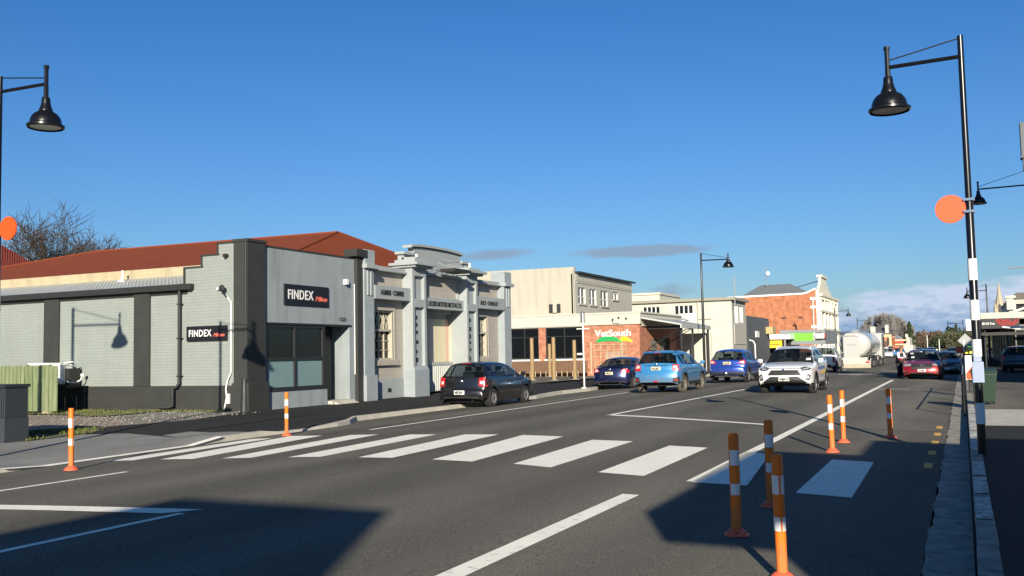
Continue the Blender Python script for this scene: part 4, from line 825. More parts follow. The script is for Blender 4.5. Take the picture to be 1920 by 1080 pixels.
# church
M_stone=mat('pale_stone','#a79c88',.85,.1,1.5)
B=world_thing('church_spire','pale stone church spire rising behind the verandah shops','church',(8.5,260,0))
mb=MB(); mb.box(7.4,9.6,260,262.2,0,10.6); mb.build('tower',M_stone,B)
mb=MB(); mb.lathe([(1.25,10.6),(.5,14.0),(.03,17.0)],(8.5,261.1,0),8,capt=True); mb.build('spire',M_stone,B)
for x,y in ((7.45,260.1),(9.55,260.1),(7.45,262.1),(9.55,262.1)):
    mb=MB(); mb.lathe([(.25,9.6),(.25,11.1),(.02,12.4)],(x,y,0),6); mb.build('pinnacle',M_stone,B)
mb=MB(); mb.prism([(8.15,9.3),(8.85,9.3),(8.85,11.0),(8.5,11.7),(8.15,11.0)],'y',259.9,260.0); mb.build('belfry_window',M_steel,B)
# buildings beside and behind the camera: they only throw the street's shadows
M_shop=mat('shop_render','#a9a294',.8,.06,1,stain=.3)
def block(name,label,x0,x1,y0,y1,h,extra=()):
    B=world_thing(name,label,'building',((x0+x1)/2,(y0+y1)/2,.1)); mb=MB(); mb.box(x0,x1,y0,y1,.1,h)
    for e in extra: mb.box(*e)
    mb.build('wall',M_shop,B)
    y=y0+1; 
    while y+2.4<y1-.5:
        f=MB(); f.box(x0-.03,x0+.02,y,y+2.2,.7,2.6); f.build('shop_window',M_glas,B); y+=3.4
    f=MB(); f.box(x0-.08,x0,y0,y1,h-.25,h-.003); f.build('cornice',M_crw,B)
    return B
block('near_right_shop','rendered shop with a stepped parapet just right of the camera',3.4,5.1,-3.2,.62,5.35,[(5.85,14,-3.1,.72,.1,6.2),(5.1,5.85,-3.1,.6,.1,5.2),(3.4,4.6,-5.36,-3.2,4.85,5.35)])
block('tall_shop_behind','tall narrow rendered shop behind the camera',3.5,6.1,-60,-17.8,9.6)
block('tall_right_shops','two storey rendered shops past the side street, outside the right edge',4.6,9.5,37,41.5,7.7,[(9.5,20,37,41.4,.1,9.6)])
# sign box that hangs out over the street at the right edge
B=world_thing('hanging_sign_box','grey box sign jutting in at the top right edge of the view','sign',(2.3,40,8.0))
mb=MB(); mb.box(2.3,4.6,40.0,40.5,8.6,9.9); mb.build('box',mat('sign_box_grey','#4d545a',.5),B,bevel=.02)
mb=MB(); mb.box(2.35,4.6,40.05,40.45,8.1,8.55); mb.box(2.28,4.6,39.98,40.52,8.55,8.62); mb.build('under_box',mat('sign_box_slate','#3f4850',.5),B)
# ------------------------------------------------------------------ trees
M_bark=mat('bare_bark',(.05,.04,.032),.9,.3,4); M_barkp=mat('pale_bark',(.27,.25,.235),.9,.25,2); M_brown=mat('brown_twigs',(.13,.085,.06),.9,.3,2)
def branch(mb,p,d,l,r,dep,rnd,nseg=3,spread=.55,up=.12,kids=(2,4),ns=5):
    r=max(r,.024)
    pts=[p];rs=[r];q=Vector(p);dd=Vector(d).normalized()
    for i in range(nseg):
        dd=(dd+Vector((rnd.gauss(0,.13),rnd.gauss(0,.13),rnd.gauss(0,.08)+up*.3))).normalized(); q=q+dd*l/nseg; pts.append(tuple(q)); rs.append(r*(1-.45*(i+1)/nseg))
    mb.tube(pts,rs,max(3,ns),cap=False)
    if dep==0: return
    for k in range(rnd.randint(*kids)):
        i=rnd.randint(1,nseg); a=Vector((rnd.gauss(0,1),rnd.gauss(0,1),rnd.gauss(0,.5))).normalized()
        nd_=(dd*(1-spread)+a*spread+Vector((0,0,up))).normalized()
        branch(mb,pts[i],nd_,l*rnd.uniform(.6,.82),rs[i]*rnd.uniform(.5,.68),dep-1,rnd,nseg,spread,up,kids,max(3,ns-1))
def baretree(name,label,loc,h,m,seed=1,group=None,dep=5,spread=.55,width=1.0,r0=None):
    B=thing(name,label,'tree',loc,group=group); rnd=random.Random(seed); tr=MB(); r=r0 or h*.022
    tr.tube([(0,0,0),(.05,.02,h*.12),(0,0,h*.24)],[r*1.3,r*1.1,r],8); tr.build('trunk',m,B)
    cr=MB()
    for k in range(7):
        a=k*.9+rnd.random(); branch(cr,(0,0,h*(.17+.012*k)),(math.cos(a)*.62*width,math.sin(a)*.62*width,1),h*.33,r*.62,dep,rnd,3,spread,.14,(3,4),5)
    cr.build('crown',m,B,recalc=False); return B
baretree('bare_tree','large leafless spreading tree behind the red roof at the left',(-70.6,60,0),15.0,M_bark,5,dep=5,r0=.26,width=.72,spread=.52)
baretree('bare_tree','smaller leafless tree low beside the large one, over the red roof',(-65.5,62,0),11.2,M_bark,9,dep=4,r0=.15)
baretree('bare_tree','small leafless tree at the far left edge behind the corrugated roof',(-79,63,0),10.6,M_bark,12,dep=4,r0=.15)
# poplars: one crown is built twice, the rest are copies
def poplar(seed,h):
    rnd=random.Random(seed); B=thing('poplar_tree','pale leafless poplar','tree',(0,0,0),group='pale leafless poplars above the orange shop')
    t=MB(); t.tube([(0,0,0),(0,0,h*.5),(.1,0,h*.97)],[.22,.14,.03],6); t.build('trunk',M_barkp,B)
    c=MB()
    for k in range(230):
        z=h*rnd.uniform(.12,.93); a=rnd.uniform(0,6.28); L_=h*.22*rnd.uniform(.5,1)*(1.15-z/h*.8); o=Vector((math.cos(a)*L_*.55,math.sin(a)*L_*.55,L_*1.3)); p=Vector((0,0,z)); c.tube([p,p+o*.5,p+o],[.07,.055,.03],3,cap=False)
        for j in range(5): b=p+o*rnd.uniform(.3,1); c.tube([b,b+Vector((rnd.gauss(0,.6),rnd.gauss(0,.6),rnd.uniform(.6,1.7)))],[.045,.02],3,cap=False)
    c.build('crown',M_barkp,B,recalc=False); return B
def copy_tree(o,parent=None,label=None):
    c=o.copy(); col.objects.link(c); c.parent=parent
    if label: c['label']=label
    for ch in list(o.children): copy_tree(ch,c)
    return c
pb=[poplar(2,14.5),poplar(3,13.2)]; rnd=random.Random(8)
pos=[(-37,10.5),(-35.4,12.0),(-33.8,13.6),(-32.4,14.3),(-31,14.0),(-29.7,14.6),(-28.2,14.8),(-26.8,13.9),(-25.3,14.2),(-23.8,13.2),(-22.4,12.8),(-21.0,11.6),(-19.6,10.6),(-18.2,9.6)]
for i,(x,h) in enumerate(pos):
    b=pb[i%2]; o=b if i<2 else copy_tree(b)
    o.location=(x,420+rnd.uniform(-8,8),0); s=h/(14.5 if i%2==0 else 13.2); o.scale=(s*1.05,s*1.05,s); o.rotation_euler=(0,0,rnd.uniform(0,6))
    o['label']=['leftmost pale leafless poplar of the row above the orange shop','second pale poplar from the left end of the row','third pale poplar from the left end of the row','fourth pale poplar from the left end of the row','fifth pale poplar from the left end, left of the tallest','tall pale poplar left of the middle of the row','tallest pale poplar in the middle of the row','tall pale poplar just right of the tallest one','seventh pale poplar from the right end of the row'.replace('seventh','sixth'),'fifth pale poplar from the right end of the row','fourth pale poplar from the right end of the row','third pale poplar from the right end of the row','second pale poplar from the right end of the row','shortest and rightmost pale poplar of the row beside the conifer'][i]
def leafy(name,label,loc,h,w,mats,seed,n=1500,ls=.35,conic=False,group=None,lob=5):
    rnd=random.Random(seed); B=thing(name,label,'tree',loc,group=group); t=MB(); t.tube([(0,0,0),(0,0,h*.85)],[h*.03,h*.008],6); t.build('trunk',M_bark,B); c=MB()
    blobs=[(rnd.gauss(0,w*.28),rnd.gauss(0,w*.28),h*rnd.uniform(.3,.8),w*rnd.uniform(.22,.36)) for _ in range(lob)]
    for k in range(n):
        if conic:
            z=h*(.1+.9*rnd.random()**1.3); rr=w*.5*(1-z/h)**.75*(.75+.3*math.sin(z*5/h*6)+rnd.uniform(-.12,.15)); a=rnd.uniform(0,6.28); q=math.sqrt(rnd.random()); x,y=rr*math.cos(a)*max(q,.3),rr*math.sin(a)*max(q,.3)
        else:
            bx_=rnd.choice(blobs); v=Vector((rnd.gauss(0,1),rnd.gauss(0,1),rnd.gauss(0,1))).normalized()*bx_[3]*rnd.uniform(.6,1.08); x,y,z=bx_[0]+v.x,bx_[1]+v.y,max(.1,bx_[2]+v.z*1.1)
        s=ls*rnd.uniform(.5,1.3); a=Vector((rnd.gauss(0,1),rnd.gauss(0,1),rnd.gauss(0,1))).normalized(); b=a.orthogonal().normalized(); d=a.cross(b); p=Vector((x,y,z))
        c.add([p+b*s,p-b*s*.5+d*s*.6,p-b*s*.6-d*s*.5],[(0,1,2)],rnd.randint(0,len(mats)-1))
    c.build('crown',mats,B,recalc=False); return B
G1m=[mat('conifer_dark',(.02,.035,.015),.8,.3,3),mat('conifer_mid',(.045,.065,.02),.8,.3,3)]; G2m=[mat('olive_leaf',(.06,.065,.03),.8,.3,3),mat('olive_light',(.10,.10,.05),.8,.3,3)]; G3m=[mat('brown_scrub',(.11,.075,.05),.9,.3,3),mat('brown_scrub_light',(.17,.12,.085),.9,.3,3)]
leafy('conifer_tree','tall dark green conifer behind the cream corner shop',(-15.2,330,0),9.6,5.8,G1m,3,2600,.4,True)
leafy('evergreen_tree','dark bushy evergreen low in front of the brown scrub',(-10.0,385,0),5.2,6,G1m,4,900,.5)
leafy('evergreen_tree','large olive grey tree in the centre of the street end',(-4.2,400,0),7.4,5.2,G2m,5,2000,.5,lob=9)
leafy('evergreen_tree','dark tree cluster on the skyline left of the far right lamp',(-5.5,480,0),11.3,8,G1m,6,1500,.55,lob=8)
leafy('evergreen_tree','dark pointed tree on the skyline beside the far right lamp',(-2.6,480,0),11.8,4.5,G1m,7,900,.5,True)
leafy('evergreen_tree','olive tree behind the grey diamond sign',(1.0,330,0),8.0,6.5,G2m,8,1500,.45,lob=7)
leafy('evergreen_tree','dark tree under the verandah shops skyline',(4.6,300,0),6.6,7,G1m,9,1000,.5,lob=6)
leafy('evergreen_tree','round green tree seen beneath the verandah',(3.6,150,0),3.4,4.2,G2m,10,900,.25,lob=5)
for i,(x,h,w) in enumerate([(-20.5,8.2,7),(-17.0,8.8,7),(-13.6,8.6,7),(-10.4,8.8,7),(-7.4,9.0,6)]):
    leafy('scrub_tree',['leftmost brown scrub tree, just right of the tall conifer','second brown scrub tree right of the tall conifer','middle brown scrub tree of the bank at the street end','brown scrub tree behind the tall thin white pole','rightmost brown scrub tree, beside the olive grey tree'][i],(x,500,0),h,w*1.2,G3m,20+i,1300,.5,group='brown scrub trees at the street end',lob=7)
hb=MB(); rnd=random.Random(3)
for k in range(9000):
    x=rnd.uniform(-420,160); y=rnd.uniform(560,620); hh=7.5+2.2*math.sin(x*.05)+1.3*math.sin(x*.17+1); z=rnd.uniform(0,hh); s=rnd.uniform(.6,1.6); a=Vector((rnd.gauss(0,1),rnd.gauss(0,1),rnd.gauss(0,1))).normalized(); b=a.orthogonal().normalized(); d=a.cross(b); p=Vector((x,y,z)); hb.add([p+b*s,p-b*s*.5+d*s,p-b*s*.6-d*s*.8],[(0,1,2)],rnd.randint(0,1))
o=hb.build('distant_wood',[G3m[0],G2m[0]],recalc=False); tag(o,'low distant wood along the horizon behind the town','wood',kind='stuff')
hm=MB(); P=[(-900+i*30,2200) for i in range(60)]; rnd=random.Random(2)
vs=[];n=len(P)
for i,(x,y) in enumerate(P): vs+= [(x,y-300,-1),(x,y,16+9*math.sin(i*.5)+5*math.sin(i*1.3+1)),(x,y+400,-1)]
hm.add(vs,[(i*3,i*3+3,i*3+4,i*3+1) for i in range(n-1)]+[(i*3+1,i*3+4,i*3+5,i*3+2) for i in range(n-1)])
o=hm.build('hills',mat('hill_green',(.07,.085,.06),.95,.2,.01),smooth=60); o['kind']='structure'
# ------------------------------------------------------------------ street furniture
def shade(mb,x,y,z,s=1.0):
    "bell lamp shade, rim at z, stem above"
    mb.lathe([(.275*s,0),(.295*s,.02*s),(.295*s,.05*s),(.25*s,.075*s),(.245*s,.12*s),(.225*s,.18*s),(.185*s,.235*s),(.135*s,.27*s),(.11*s,.285*s),(.108*s,.31*s),(.085*s,.36*s),(.07*s,.43*s),(.066*s,.50*s),(.058*s,.52*s)],(x,y,z),24,capb=False)
def lamp(name,label,x,y,z0,H,zarm,arm,rim,s=1.0,r=.06,group=None,flare=True,cat='street lamp',bands=(),top=None,tilt=0):
    B=thing(name,label,cat,(x,y,z0),group=group)
    mb=MB(); h=H-z0; st=min(2.2,h*.3)
    zl=[0,.02]; 
    mb.lathe(([(r*1.5,0),(r*1.5,.25),(r*1.05,.3)] if flare else [(r,0)])+[(r*1.0,h*.6),(r*.8,h*.605),(r*.72,h)],(0,0,0),12); mb.build('pole',M_black,B,smooth=40)
    a=MB(); za=zarm-z0; a.tube([(0,0,za),(arm,0,za-.02)],.03*s,8); a.tube([(arm,0,za-.14),(arm,0,za+.26*s)],.034*s,8); a.lathe([(.045*s,0),(.045*s,.05)],(arm,0,za+.24*s),8); a.tube([(0,0,h-.03),(arm,0,za+.08)],.011*s,5); a.build('arm',M_black,B,smooth=40)
    b=MB(); zr=rim-z0; shade(b,arm,0,zr,s*1.0); b.tube([(arm,0,zr+.46*s),(arm,0,za-.05)],.038*s,8); sh_=b.build('lamp_shade',M_black,B,smooth=40)
    c=MB(); c.lathe([(.245*s,.02),(.2*s,.035)],(arm,0,zr),20); c.build('lens',mat('lamp_lens',(.3,.3,.3),.3),sh_)
    return B
LG='black bell shaded street lamps along the street'
# crossing poles with orange discs
def crossing_pole(x,y,z0,H,zarm,arm,rim,label,discx,discz,bands):
    B=lamp('crossing_lamp',label,x,y,z0,H,zarm,arm,rim,1.0,.056,group='striped crossing lamps',flare=False)
    B['category']='crossing lamp'
    for a,b in bands:
        m=MB(); m.lathe([(.062,a-z0),(.062,b-z0)],(0,0,0),16); m.build('white_band',M_white,B,smooth=50)
    m=MB(); m.lathe([(.2,-.012),(.2,.012)],(discx,-.03,discz-z0),28,'y'); d=m.build('warning_disc',M_disc,B)
    m=MB(); sgn=1 if discx>0 else -1
    for dz in (-.07,.1):
        m=MB(); m.box(min(sgn*.05,discx-sgn*.18),max(sgn*.05,discx-sgn*.18),-.03,.0,discz-z0+dz,discz-z0+dz+.03); m.box(-.075,.075,-.075,.03,discz-z0+dz,discz-z0+dz+.035); m.build('bracket',M_chrome,B)
    return B
Bp=crossing_pole(.17,14.9,.13,6.04,5.74,-.98,5.06,'striped black and white crossing pole on the right kerb with orange disc and bell lamp',-.24,3.56,[(2.54,2.84),(1.98,2.26),(1.47,1.71),(.54,.83)])
m=MB(); m.box(-.075,.075,-.10,.06,.98,1.27); m.box(-.05,.05,-.06,.05,1.27,1.36); m.build('control_box',mat('pale_blue_grey','#8e9cb4',.5),Bp,bevel=.01)
crossing_pole(-14.72,10.95,.1,6.57,6.3,1.13,5.53,'striped crossing pole at the left edge with orange disc and bell lamp',.3,3.92,[(2.54,2.84),(1.98,2.26),(1.4,1.7),(.54,.83)])
lamp('street_lamp','tall black street lamp over the blue cars in the left lane',-15.15,61.5,.1,8.0,7.52,1.75,6.98,1.25,.085,group=LG)
lamp('street_lamp','black street lamp rising beside the ornate white front',-16.5,144.3,.1,7.5,7.0,1.9,6.2,1.3,.1,group=LG)
lamp('street_lamp','black street lamp above the rear of the tanker',-16.5,177,.1,6.8,6.4,2.0,5.7,1.3,.1,group=LG)
lamp('street_lamp','thin black street lamp in front of the cream corner shop',-16.3,262,.1,6.2,5.8,2.0,4.6,1.3,.1,group=LG)
lamp('street_lamp','black street lamp whose arm enters from the right edge of the view',3.02,44,.12,8.85,8.12,-2.15,7.48,1.05,.08,group=LG)
lamp('street_lamp','black street lamp behind the striped pole over the verandah',2.3,104.4,.12,7.6,7.0,-1.7,6.3,1.3,.09,group=LG)
lamp('street_lamp','small far street lamp above the grey diamond sign',.2,230,.1,7.3,6.6,-3.0,5.3,1.9,.12,group=LG)
lamp('street_lamp','black street lamp off the left edge that throws its shadow on the grey side wall',-20.3,10.1,.15,7.5,6.95,2.0,6.3,1.1,.08,group=LG)
# flexible bollards
def bollard(label,x,y,z,h=.86,tall=False):
    B=thing('flexible_bollard',label,'bollard',(x,y,z),group='orange flexible bollards round the crossing')
    rl=random.Random(label); B.rotation_euler=(R(rl.uniform(-1,1)),R(rl.uniform(-1,1)),rl.uniform(0,3))
    m=MB(); m.lathe([(.105,0),(.10,.012),(.06,.05),(.045,.06)],(0,0,.004),20); 
    b=m.build('base',M_ored,B,smooth=35)
    m=MB()
    for k in range(6): a=k*1.047+.3; m.lathe([(.009,0),(.008,.01)],(.078*math.cos(a),.078*math.sin(a),.03),8)
    m.build('bolt',M_dark,b)
    m=MB(); prof=[(.038,.05),(.038,h),(.034,h+.006)]; m.lathe(prof,(0,0,0),14); 
    for s in (-1,1): m.box(s*.036-.008,s*.036+.008,-.006,.006,.06,h-.01)
    m.build('post',M_orange,B,smooth=40)
    for a,b_ in ((h*.69,h*.84),(h*.40,h*.51)):
        m=MB(); m.lathe([(.0405,a),(.0405,b_)],(0,0,0),14,capb=False,capt=False); m.build('reflective_band',M_refl,B,smooth=60)
    return B
for lab,x,y in (('nearest orange bollard at the bottom of the view, half in sunlight',-1.2,6.86),('orange bollard in shadow, left of the nearest one',-1.82,8.3),('orange bollard in shadow behind the nearest pair',-1.82,9.93),
  ('orange bollard in sunlight beyond the shadow edge, left of a close pair',-1.87,15.35),('orange bollard in sunlight, right and farther of the close pair',-1.88,16.95),('orange bollard standing alone nearest the right kerb',-1.23,18.2),
  ('leftmost orange bollard at the end of the white kerb line',-11.96,10.15),('orange bollard on the left kerb in front of the office window',-12.85,16.25)):
    bollard(lab,x,y,zroad(x),.9 if x<-10 else .86)
# equipment cabinet
B=world_thing('cabinet','dark grey ribbed utility cabinet on a plinth at the left edge','cabinet',(-17.2,12.6,.16))
m=MB(); m.box(-18.4,-16.58,12.55,13.05,.62,1.2); m.build('body',mat('cabinet_grey','#2b2f34',.55,.08,3),B,bevel=.01)
m=MB()
for i in range(34): x=-18.38+i*.053; m.box(x,x+.022,12.528,12.55,.64,1.18)
m.build('ribs',mat('cabinet_rib','#363b41',.5,.08,3),B)
m=MB(); m.box(-18.42,-16.55,12.51,13.08,1.2,1.26); m.build('lid',M_steel,B,bevel=.01)
m=MB(); m.box(-18.4,-16.57,12.54,13.06,.1,.62); m.build('plinth',mat('plinth_grey','#31353a',.7,.08,3),B)
# timber fence
B=world_thing('paling_fence','green tinted vertical timber paling fence between the cabinet and the grey wall','fence',(-24,19.6,.2))
M_pal=mat('green_timber',(.12,.16,.07),.85,.15,2,stretch=(6,6,.7),col2=(.20,.24,.12),stain=.2,bump=.4,bscale=30); M_pale=mat('pale_sawn_timber',(.42,.36,.24),.8,.15,3)
M_pal2=mat('green_timber_light',(.15,.19,.09),.85,.15,2,stretch=(6,6,.7),col2=(.24,.27,.15),stain=.3,bump=.4,bscale=30)
rnd=random.Random(6); m=MB(); x=-30.0
while x<-23.85:
    w=.17; m.box(x,x+w-rnd.uniform(.014,.03),19.62+rnd.uniform(-.012,.006),19.65,.27+rnd.uniform(-.01,.01),1.62+rnd.uniform(-.03,.02),rnd.randint(0,1)); x+=w
m.build('palings',[M_pal,M_pal2],B)
m=MB(); m.box(-30,-23.9,19.66,19.7,.5,.6); m.box(-30,-23.9,19.66,19.7,1.25,1.35); m.box(-24.25,-24.12,19.68,19.8,.05,1.5); m.box(-28.4,-28.27,19.68,19.8,.05,1.5); m.build('rails',M_pale,B)
m=MB(); m.box(-24.25,-24.0,19.55,19.75,.1,.27); m.build('post_foot',M_pale,B)
m=MB(); m.box(-27.0,-26.6,19.5,19.6,.2,1.66); m.build('end_post',mat('grey_timber',(.1,.09,.075),.9),B)
# heat pump
B=world_thing('heat_pump','white outdoor air conditioning unit with small pipes on the grey side wall','air conditioner',(-25,21.2,1.1))
m=MB(); m.box(-25.9,-24.95,20.75,21.2,1.02,1.62); m.build('casing',M_white,B,bevel=.03)
m=MB(); m.box(-26.2,-25.3,20.6,21.3,1.62,1.68); m.build('cover',M_white,B)
m=MB(); m.box(-24.95,-24.75,20.9,21.3,.98,1.5); m.build('shadow_box',M_plast,B); m=MB(); m.box(-25.4,-24.7,20.75,21.3,.92,.975); m.build('bracket',M_plast,B)
m=MB(); m.box(-25.2,-25.02,20.68,20.75,1.3,1.5); m.box(-25.16,-24.98,20.7,20.75,1.08,1.22); m.tube([(-25.1,20.7,1.3),(-25,20.72,1.2),(-24.9,20.8,1.15),(-24.75,20.9,1.08),(-24.6,21.0,1.06),(-24.5,21.1,1.14),(-24.48,21.15,1.28)],.022,6); m.lathe([(.06,0),(.06,.08)],(-24.48,21.15,1.25),8); m.tube([(-25.2,20.8,1.6),(-24.8,20.8,1.68),(-24.6,20.9,1.7),(-24.7,21.1,1.58)],.016,5)
m.build('pipe',M_white,B,smooth=50)
# sign post
B=world_thing('sign_post','slim white street sign post at the kerb seen edge on, left of the clinic lettering','sign post',(-15.3,40.1,.1))
m=MB(); m.lathe([(.035,0),(.035,3.35)],(-15.3,40.1,.1),8); m.box(-15.4,-15.2,40.0,40.2,.1,.14); m.build('post',M_white,B)
m=MB(); m.box(-15.325,-15.30,39.85,40.35,3.0,3.5); m.build('sign_plate',M_mgrey,B); m=MB(); m.box(-15.6,-15.36,40.08,40.11,1.58,1.66); m.box(-15.6,-15.0,40.08,40.11,2.72,2.76); m.build('cross_piece',M_white,B)
# timber posts
M_tim=mat('peeled_timber',(.30,.205,.10),.8,.15,3,stretch=(4,4,1),stain=.2)
for lab,x,y,h in (('leftmost round timber pole in the gravel before the clinic windows',-21.9,49.3,2.36),('round timber pole right of the leftmost one, on the gravel',-20.5,49.1,2.36),('round timber pole standing farthest back near the clinic fence',-24.0,56.8,2.1),('round timber pole nearest the white sign post',-19.7,50.2,2.2)):
    B=thing('timber_pole',lab,'pole',(x,y,.18),group='round timber poles before the clinic'); m=MB(); m.lathe([(.115,0),(.11,h*.5),(.10,h),(.07,h+.03)],(0,0,0),12); m.build('pole',M_tim,B,smooth=50)
    m=MB(); m.lathe([(.3,0),(.17,.07)],(0,0,0),10); m.build('footing',M_conc,B)
B=world_thing('picket_fence','low brown vertical board fence with pale lower tips in front of the clinic wall','fence',(-24,57.2,.2))
m=MB(); x=-28.6; rnd=random.Random(3)
while x<-21.6: m.box(x,x+.17,57.2,57.24,.42+rnd.uniform(-.02,.02),1.2+rnd.uniform(-.02,.02)); x+=.185
m.build('boards',mat('brown_fence',(.15,.085,.05),.85,.25,3,stretch=(5,5,1)),B)
m=MB(); x=-28.6
while x<-21.6: m.box(x+.07,x+.11,57.16,57.2,.2,.55); x+=.37
m.box(-28.6,-21.6,57.24,57.3,.5,.58); m.build('stakes',M_pale,B)
plain('clinic_yard',-27.5,-18.6,44,57.8,.2,asphalt('yard_gravel',(.16,.145,.12),.3,2.5,.5))
# hoop rail at the dark building
B=world_thing('hoop_rail','white curved top hoop rail before the dark grey building','rail',(-17.9,92,.1))
m=MB(); m.tube([(-18.9,92,3.0-.4),(-18.3,92,2.62),(-17.95,92,2.5),(-17.8,92,2.2),(-17.78,92,.1)],.06,6); m.build('hoop',M_white,B,smooth=50)
# pedestrian rail at the right kerb
B=world_thing('kerb_rail','low black rail and post at the edge of the right kerb','rail',(.02,24.5,.13))
m=MB()
m.tube([(-.05,24.4,.02),(-.05,24.4,.98)],.035,8); m.tube([(-.05,31,.02),(-.05,31,.98)],.035,8); m.tube([(-.05,37.6,.02),(-.05,37.6,.98)],.035,8); m.build('post',M_black,B,smooth=50)
m=MB(); m.tube([(-.05,24.4,.96),(-.05,37.6,.96)],.02,6); m.tube([(-.75,37.6,.9),(-.05,37.6,.93)],.02,6); m.build('rail',M_black,B)
# wheelie bin
M_bin=mat('bin_green',(.012,.035,.02),.5,.1,4)
B=world_thing('wheelie_bin','dark green wheelie bin behind the striped crossing pole','bin',(.42,27.5,.13))
m=MB(); m.hexa([(.22,27.3,.18),(.66,27.3,.18),(.66,27.75,.18),(.22,27.75,.18)],[(.14,27.2,.92),(.74,27.2,.92),(.74,27.85,.92),(.14,27.85,.92)]); m.build('body',M_bin,B,bevel=.03)
m=MB(); m.hexa([(.11,27.15,.93),(.77,27.15,.93),(.77,27.9,.93),(.11,27.9,.93)],[(.16,27.2,1.0),(.72,27.2,1.0),(.72,27.88,1.04),(.16,27.88,1.04)]); m.tube([(.15,27.92,.95),(.73,27.92,.95)],.025,6); m.build('lid',M_bin,B,bevel=.01)
for x in (.2,.62):
    m=MB(); m.lathe([(.1,0),(.1,.05)],(x,27.78,.23),12,'x'); m.build('wheel',M_rubber,B)
# striped orange and white panels
B=world_thing('striped_marker_panel','pair of white and orange road work panels standing behind the green bin','marker panel',(.2,34,.13))
m=MB(); m.box(.03,.22,34,34.03,.55,1.32); m.box(.28,.42,34.1,34.13,.5,1.32); m.build('white_panel',M_white,B)
m=MB(); m.prism([(.05,.57),(.22,.57),(.22,.98),(.05,.75)],'y',33.985,33.995); m.prism([(.28,.52),(.42,.52),(.42,1.1),(.28,.9)],'y',34.085,34.095); m.build('orange_stripe',M_disc,B)
m=MB(); m.tube([(.12,34.02,.13),(.12,34.02,.6)],.03,6); m.tube([(.35,34.12,.13),(.35,34.12,.6)],.03,6); m.box(.0,.5,33.9,34.3,.13,.18); m.build('stand',M_plast,B)
# diamond sign seen from behind
B=world_thing('diamond_sign','grey back of a diamond road sign on a pole with a white strip','road sign',(.15,60,.13))
m=MB(); m.prism([(-.28,1.93),(.13,2.34),(.52,1.93),(.13,1.55)],'y',60,60.03); m.build('sign_plate',mat('sign_back','#9a9c9a',.5),B)
m=MB(); m.tube([(.05,60.08,.1),(.05,60.08,2.5)],.035,6); m.build('pole',M_steel,B); m=MB(); m.box(0,.06,59.96,60,1.3,1.95); m.build('white_strip',M_white,B)
B=world_thing('shop_sign','green white and red peaked shop sign left of the striped pole','sign',(.4,75,.13))
m=MB(); m.prism([(-.02,1.55),(.12,1.8),(.4,1.92),(.8,1.92),(.8,1.55)],'y',75,75.1); m.build('green_panel',mat('deep_green','#1f8b4a',.5),B); m=MB(); m.prism([(.3,1.95),(.8,2.3),(.8,1.95)],'y',75,75.1); m.build('red_panel',mat('sign_pinkred','#d0455a',.5),B)
m=MB(); m.prism([(.4,1.72),(.8,1.78),(.8,1.9),(.45,1.9)],'y',74.97,74.99); m.tube([(.75,75.05,.1),(.75,75.05,2.2)],.04,6); m.build('post',M_white,B)
B=world_thing('yellow_sign_board','yellow sign board low under the green shop sign','sign',(.4,76,.13))
m=MB(); m.box(.05,.85,76,76.05,1.08,1.32); m.build('panel',mat('soft_yellow','#d8cf4a',.5),B); m=MB(); m.box(.1,.14,76.02,76.06,.1,1.1); m.box(.75,.79,76.02,76.06,.1,1.1); m.build('leg',M_steel,B)
B=world_thing('white_hanging_sign','white square sign with black marks beside the striped pole','sign',(.4,60,.13))
m=MB(); m.box(.2,.62,61,61.06,2.5,3.16); s=m.build('panel',M_white,B); text_mb('UW',.22,(.24,60.99,2.9),'-y',.01,1,.01).build('lettering',M_steel,s,off=B['_o'])
m=MB(); m.tube([(.62,61.03,.1),(.62,61.03,3.2)],.035,6); m.build('post',M_steel,B)
B=world_thing('orange_sign_board','small orange and red sign board at the far right kerb','sign',(-.1,95,.1))
m=MB(); m.box(-.6,.2,95,95.05,1.0,1.6); m.build('panel',M_ored,B); m=MB(); m.box(-.4,-.35,95,95.05,.1,1.0); m.box(0,.05,95,95.05,.1,1.0); m.build('leg',M_steel,B)
B=world_thing('red_banner','red and white sale banner outside the far left shops','banner',(-14.5,250,.1))
m=MB(); m.box(-16.4,-15.2,220,220.1,.2,1.7); m.build('red_panel',mat('banner_red','#d8481f',.5),B); m=MB(); m.box(-15.2,-14.5,220,220.1,.2,1.7); m.build('white_panel',M_white,B)
B=world_thing('side_flagpole','thin dark pole end projecting at the right edge of the sky','pole',(1.3,30,3.7))
m=MB(); m.tube([(1.26,30,3.76),(4.4,30.1,3.8)],.022,6); m.tube([(4.4,30.1,.12),(4.4,30.1,3.9)],.05,6); m.build('pole',M_mgrey,B)
for lab,x,h in (('tall thin white pole at the street end, left of centre',-11.1,5.6),('short thin white pole at the street end, right of the tall one',-7.4,4.2)):
    B=thing('far_pole',lab,'pole',(x,360,0)); m=MB(); m.lathe([(.16,0),(.12,h)],(0,0,0),6); m.build('shaft',M_white,B)
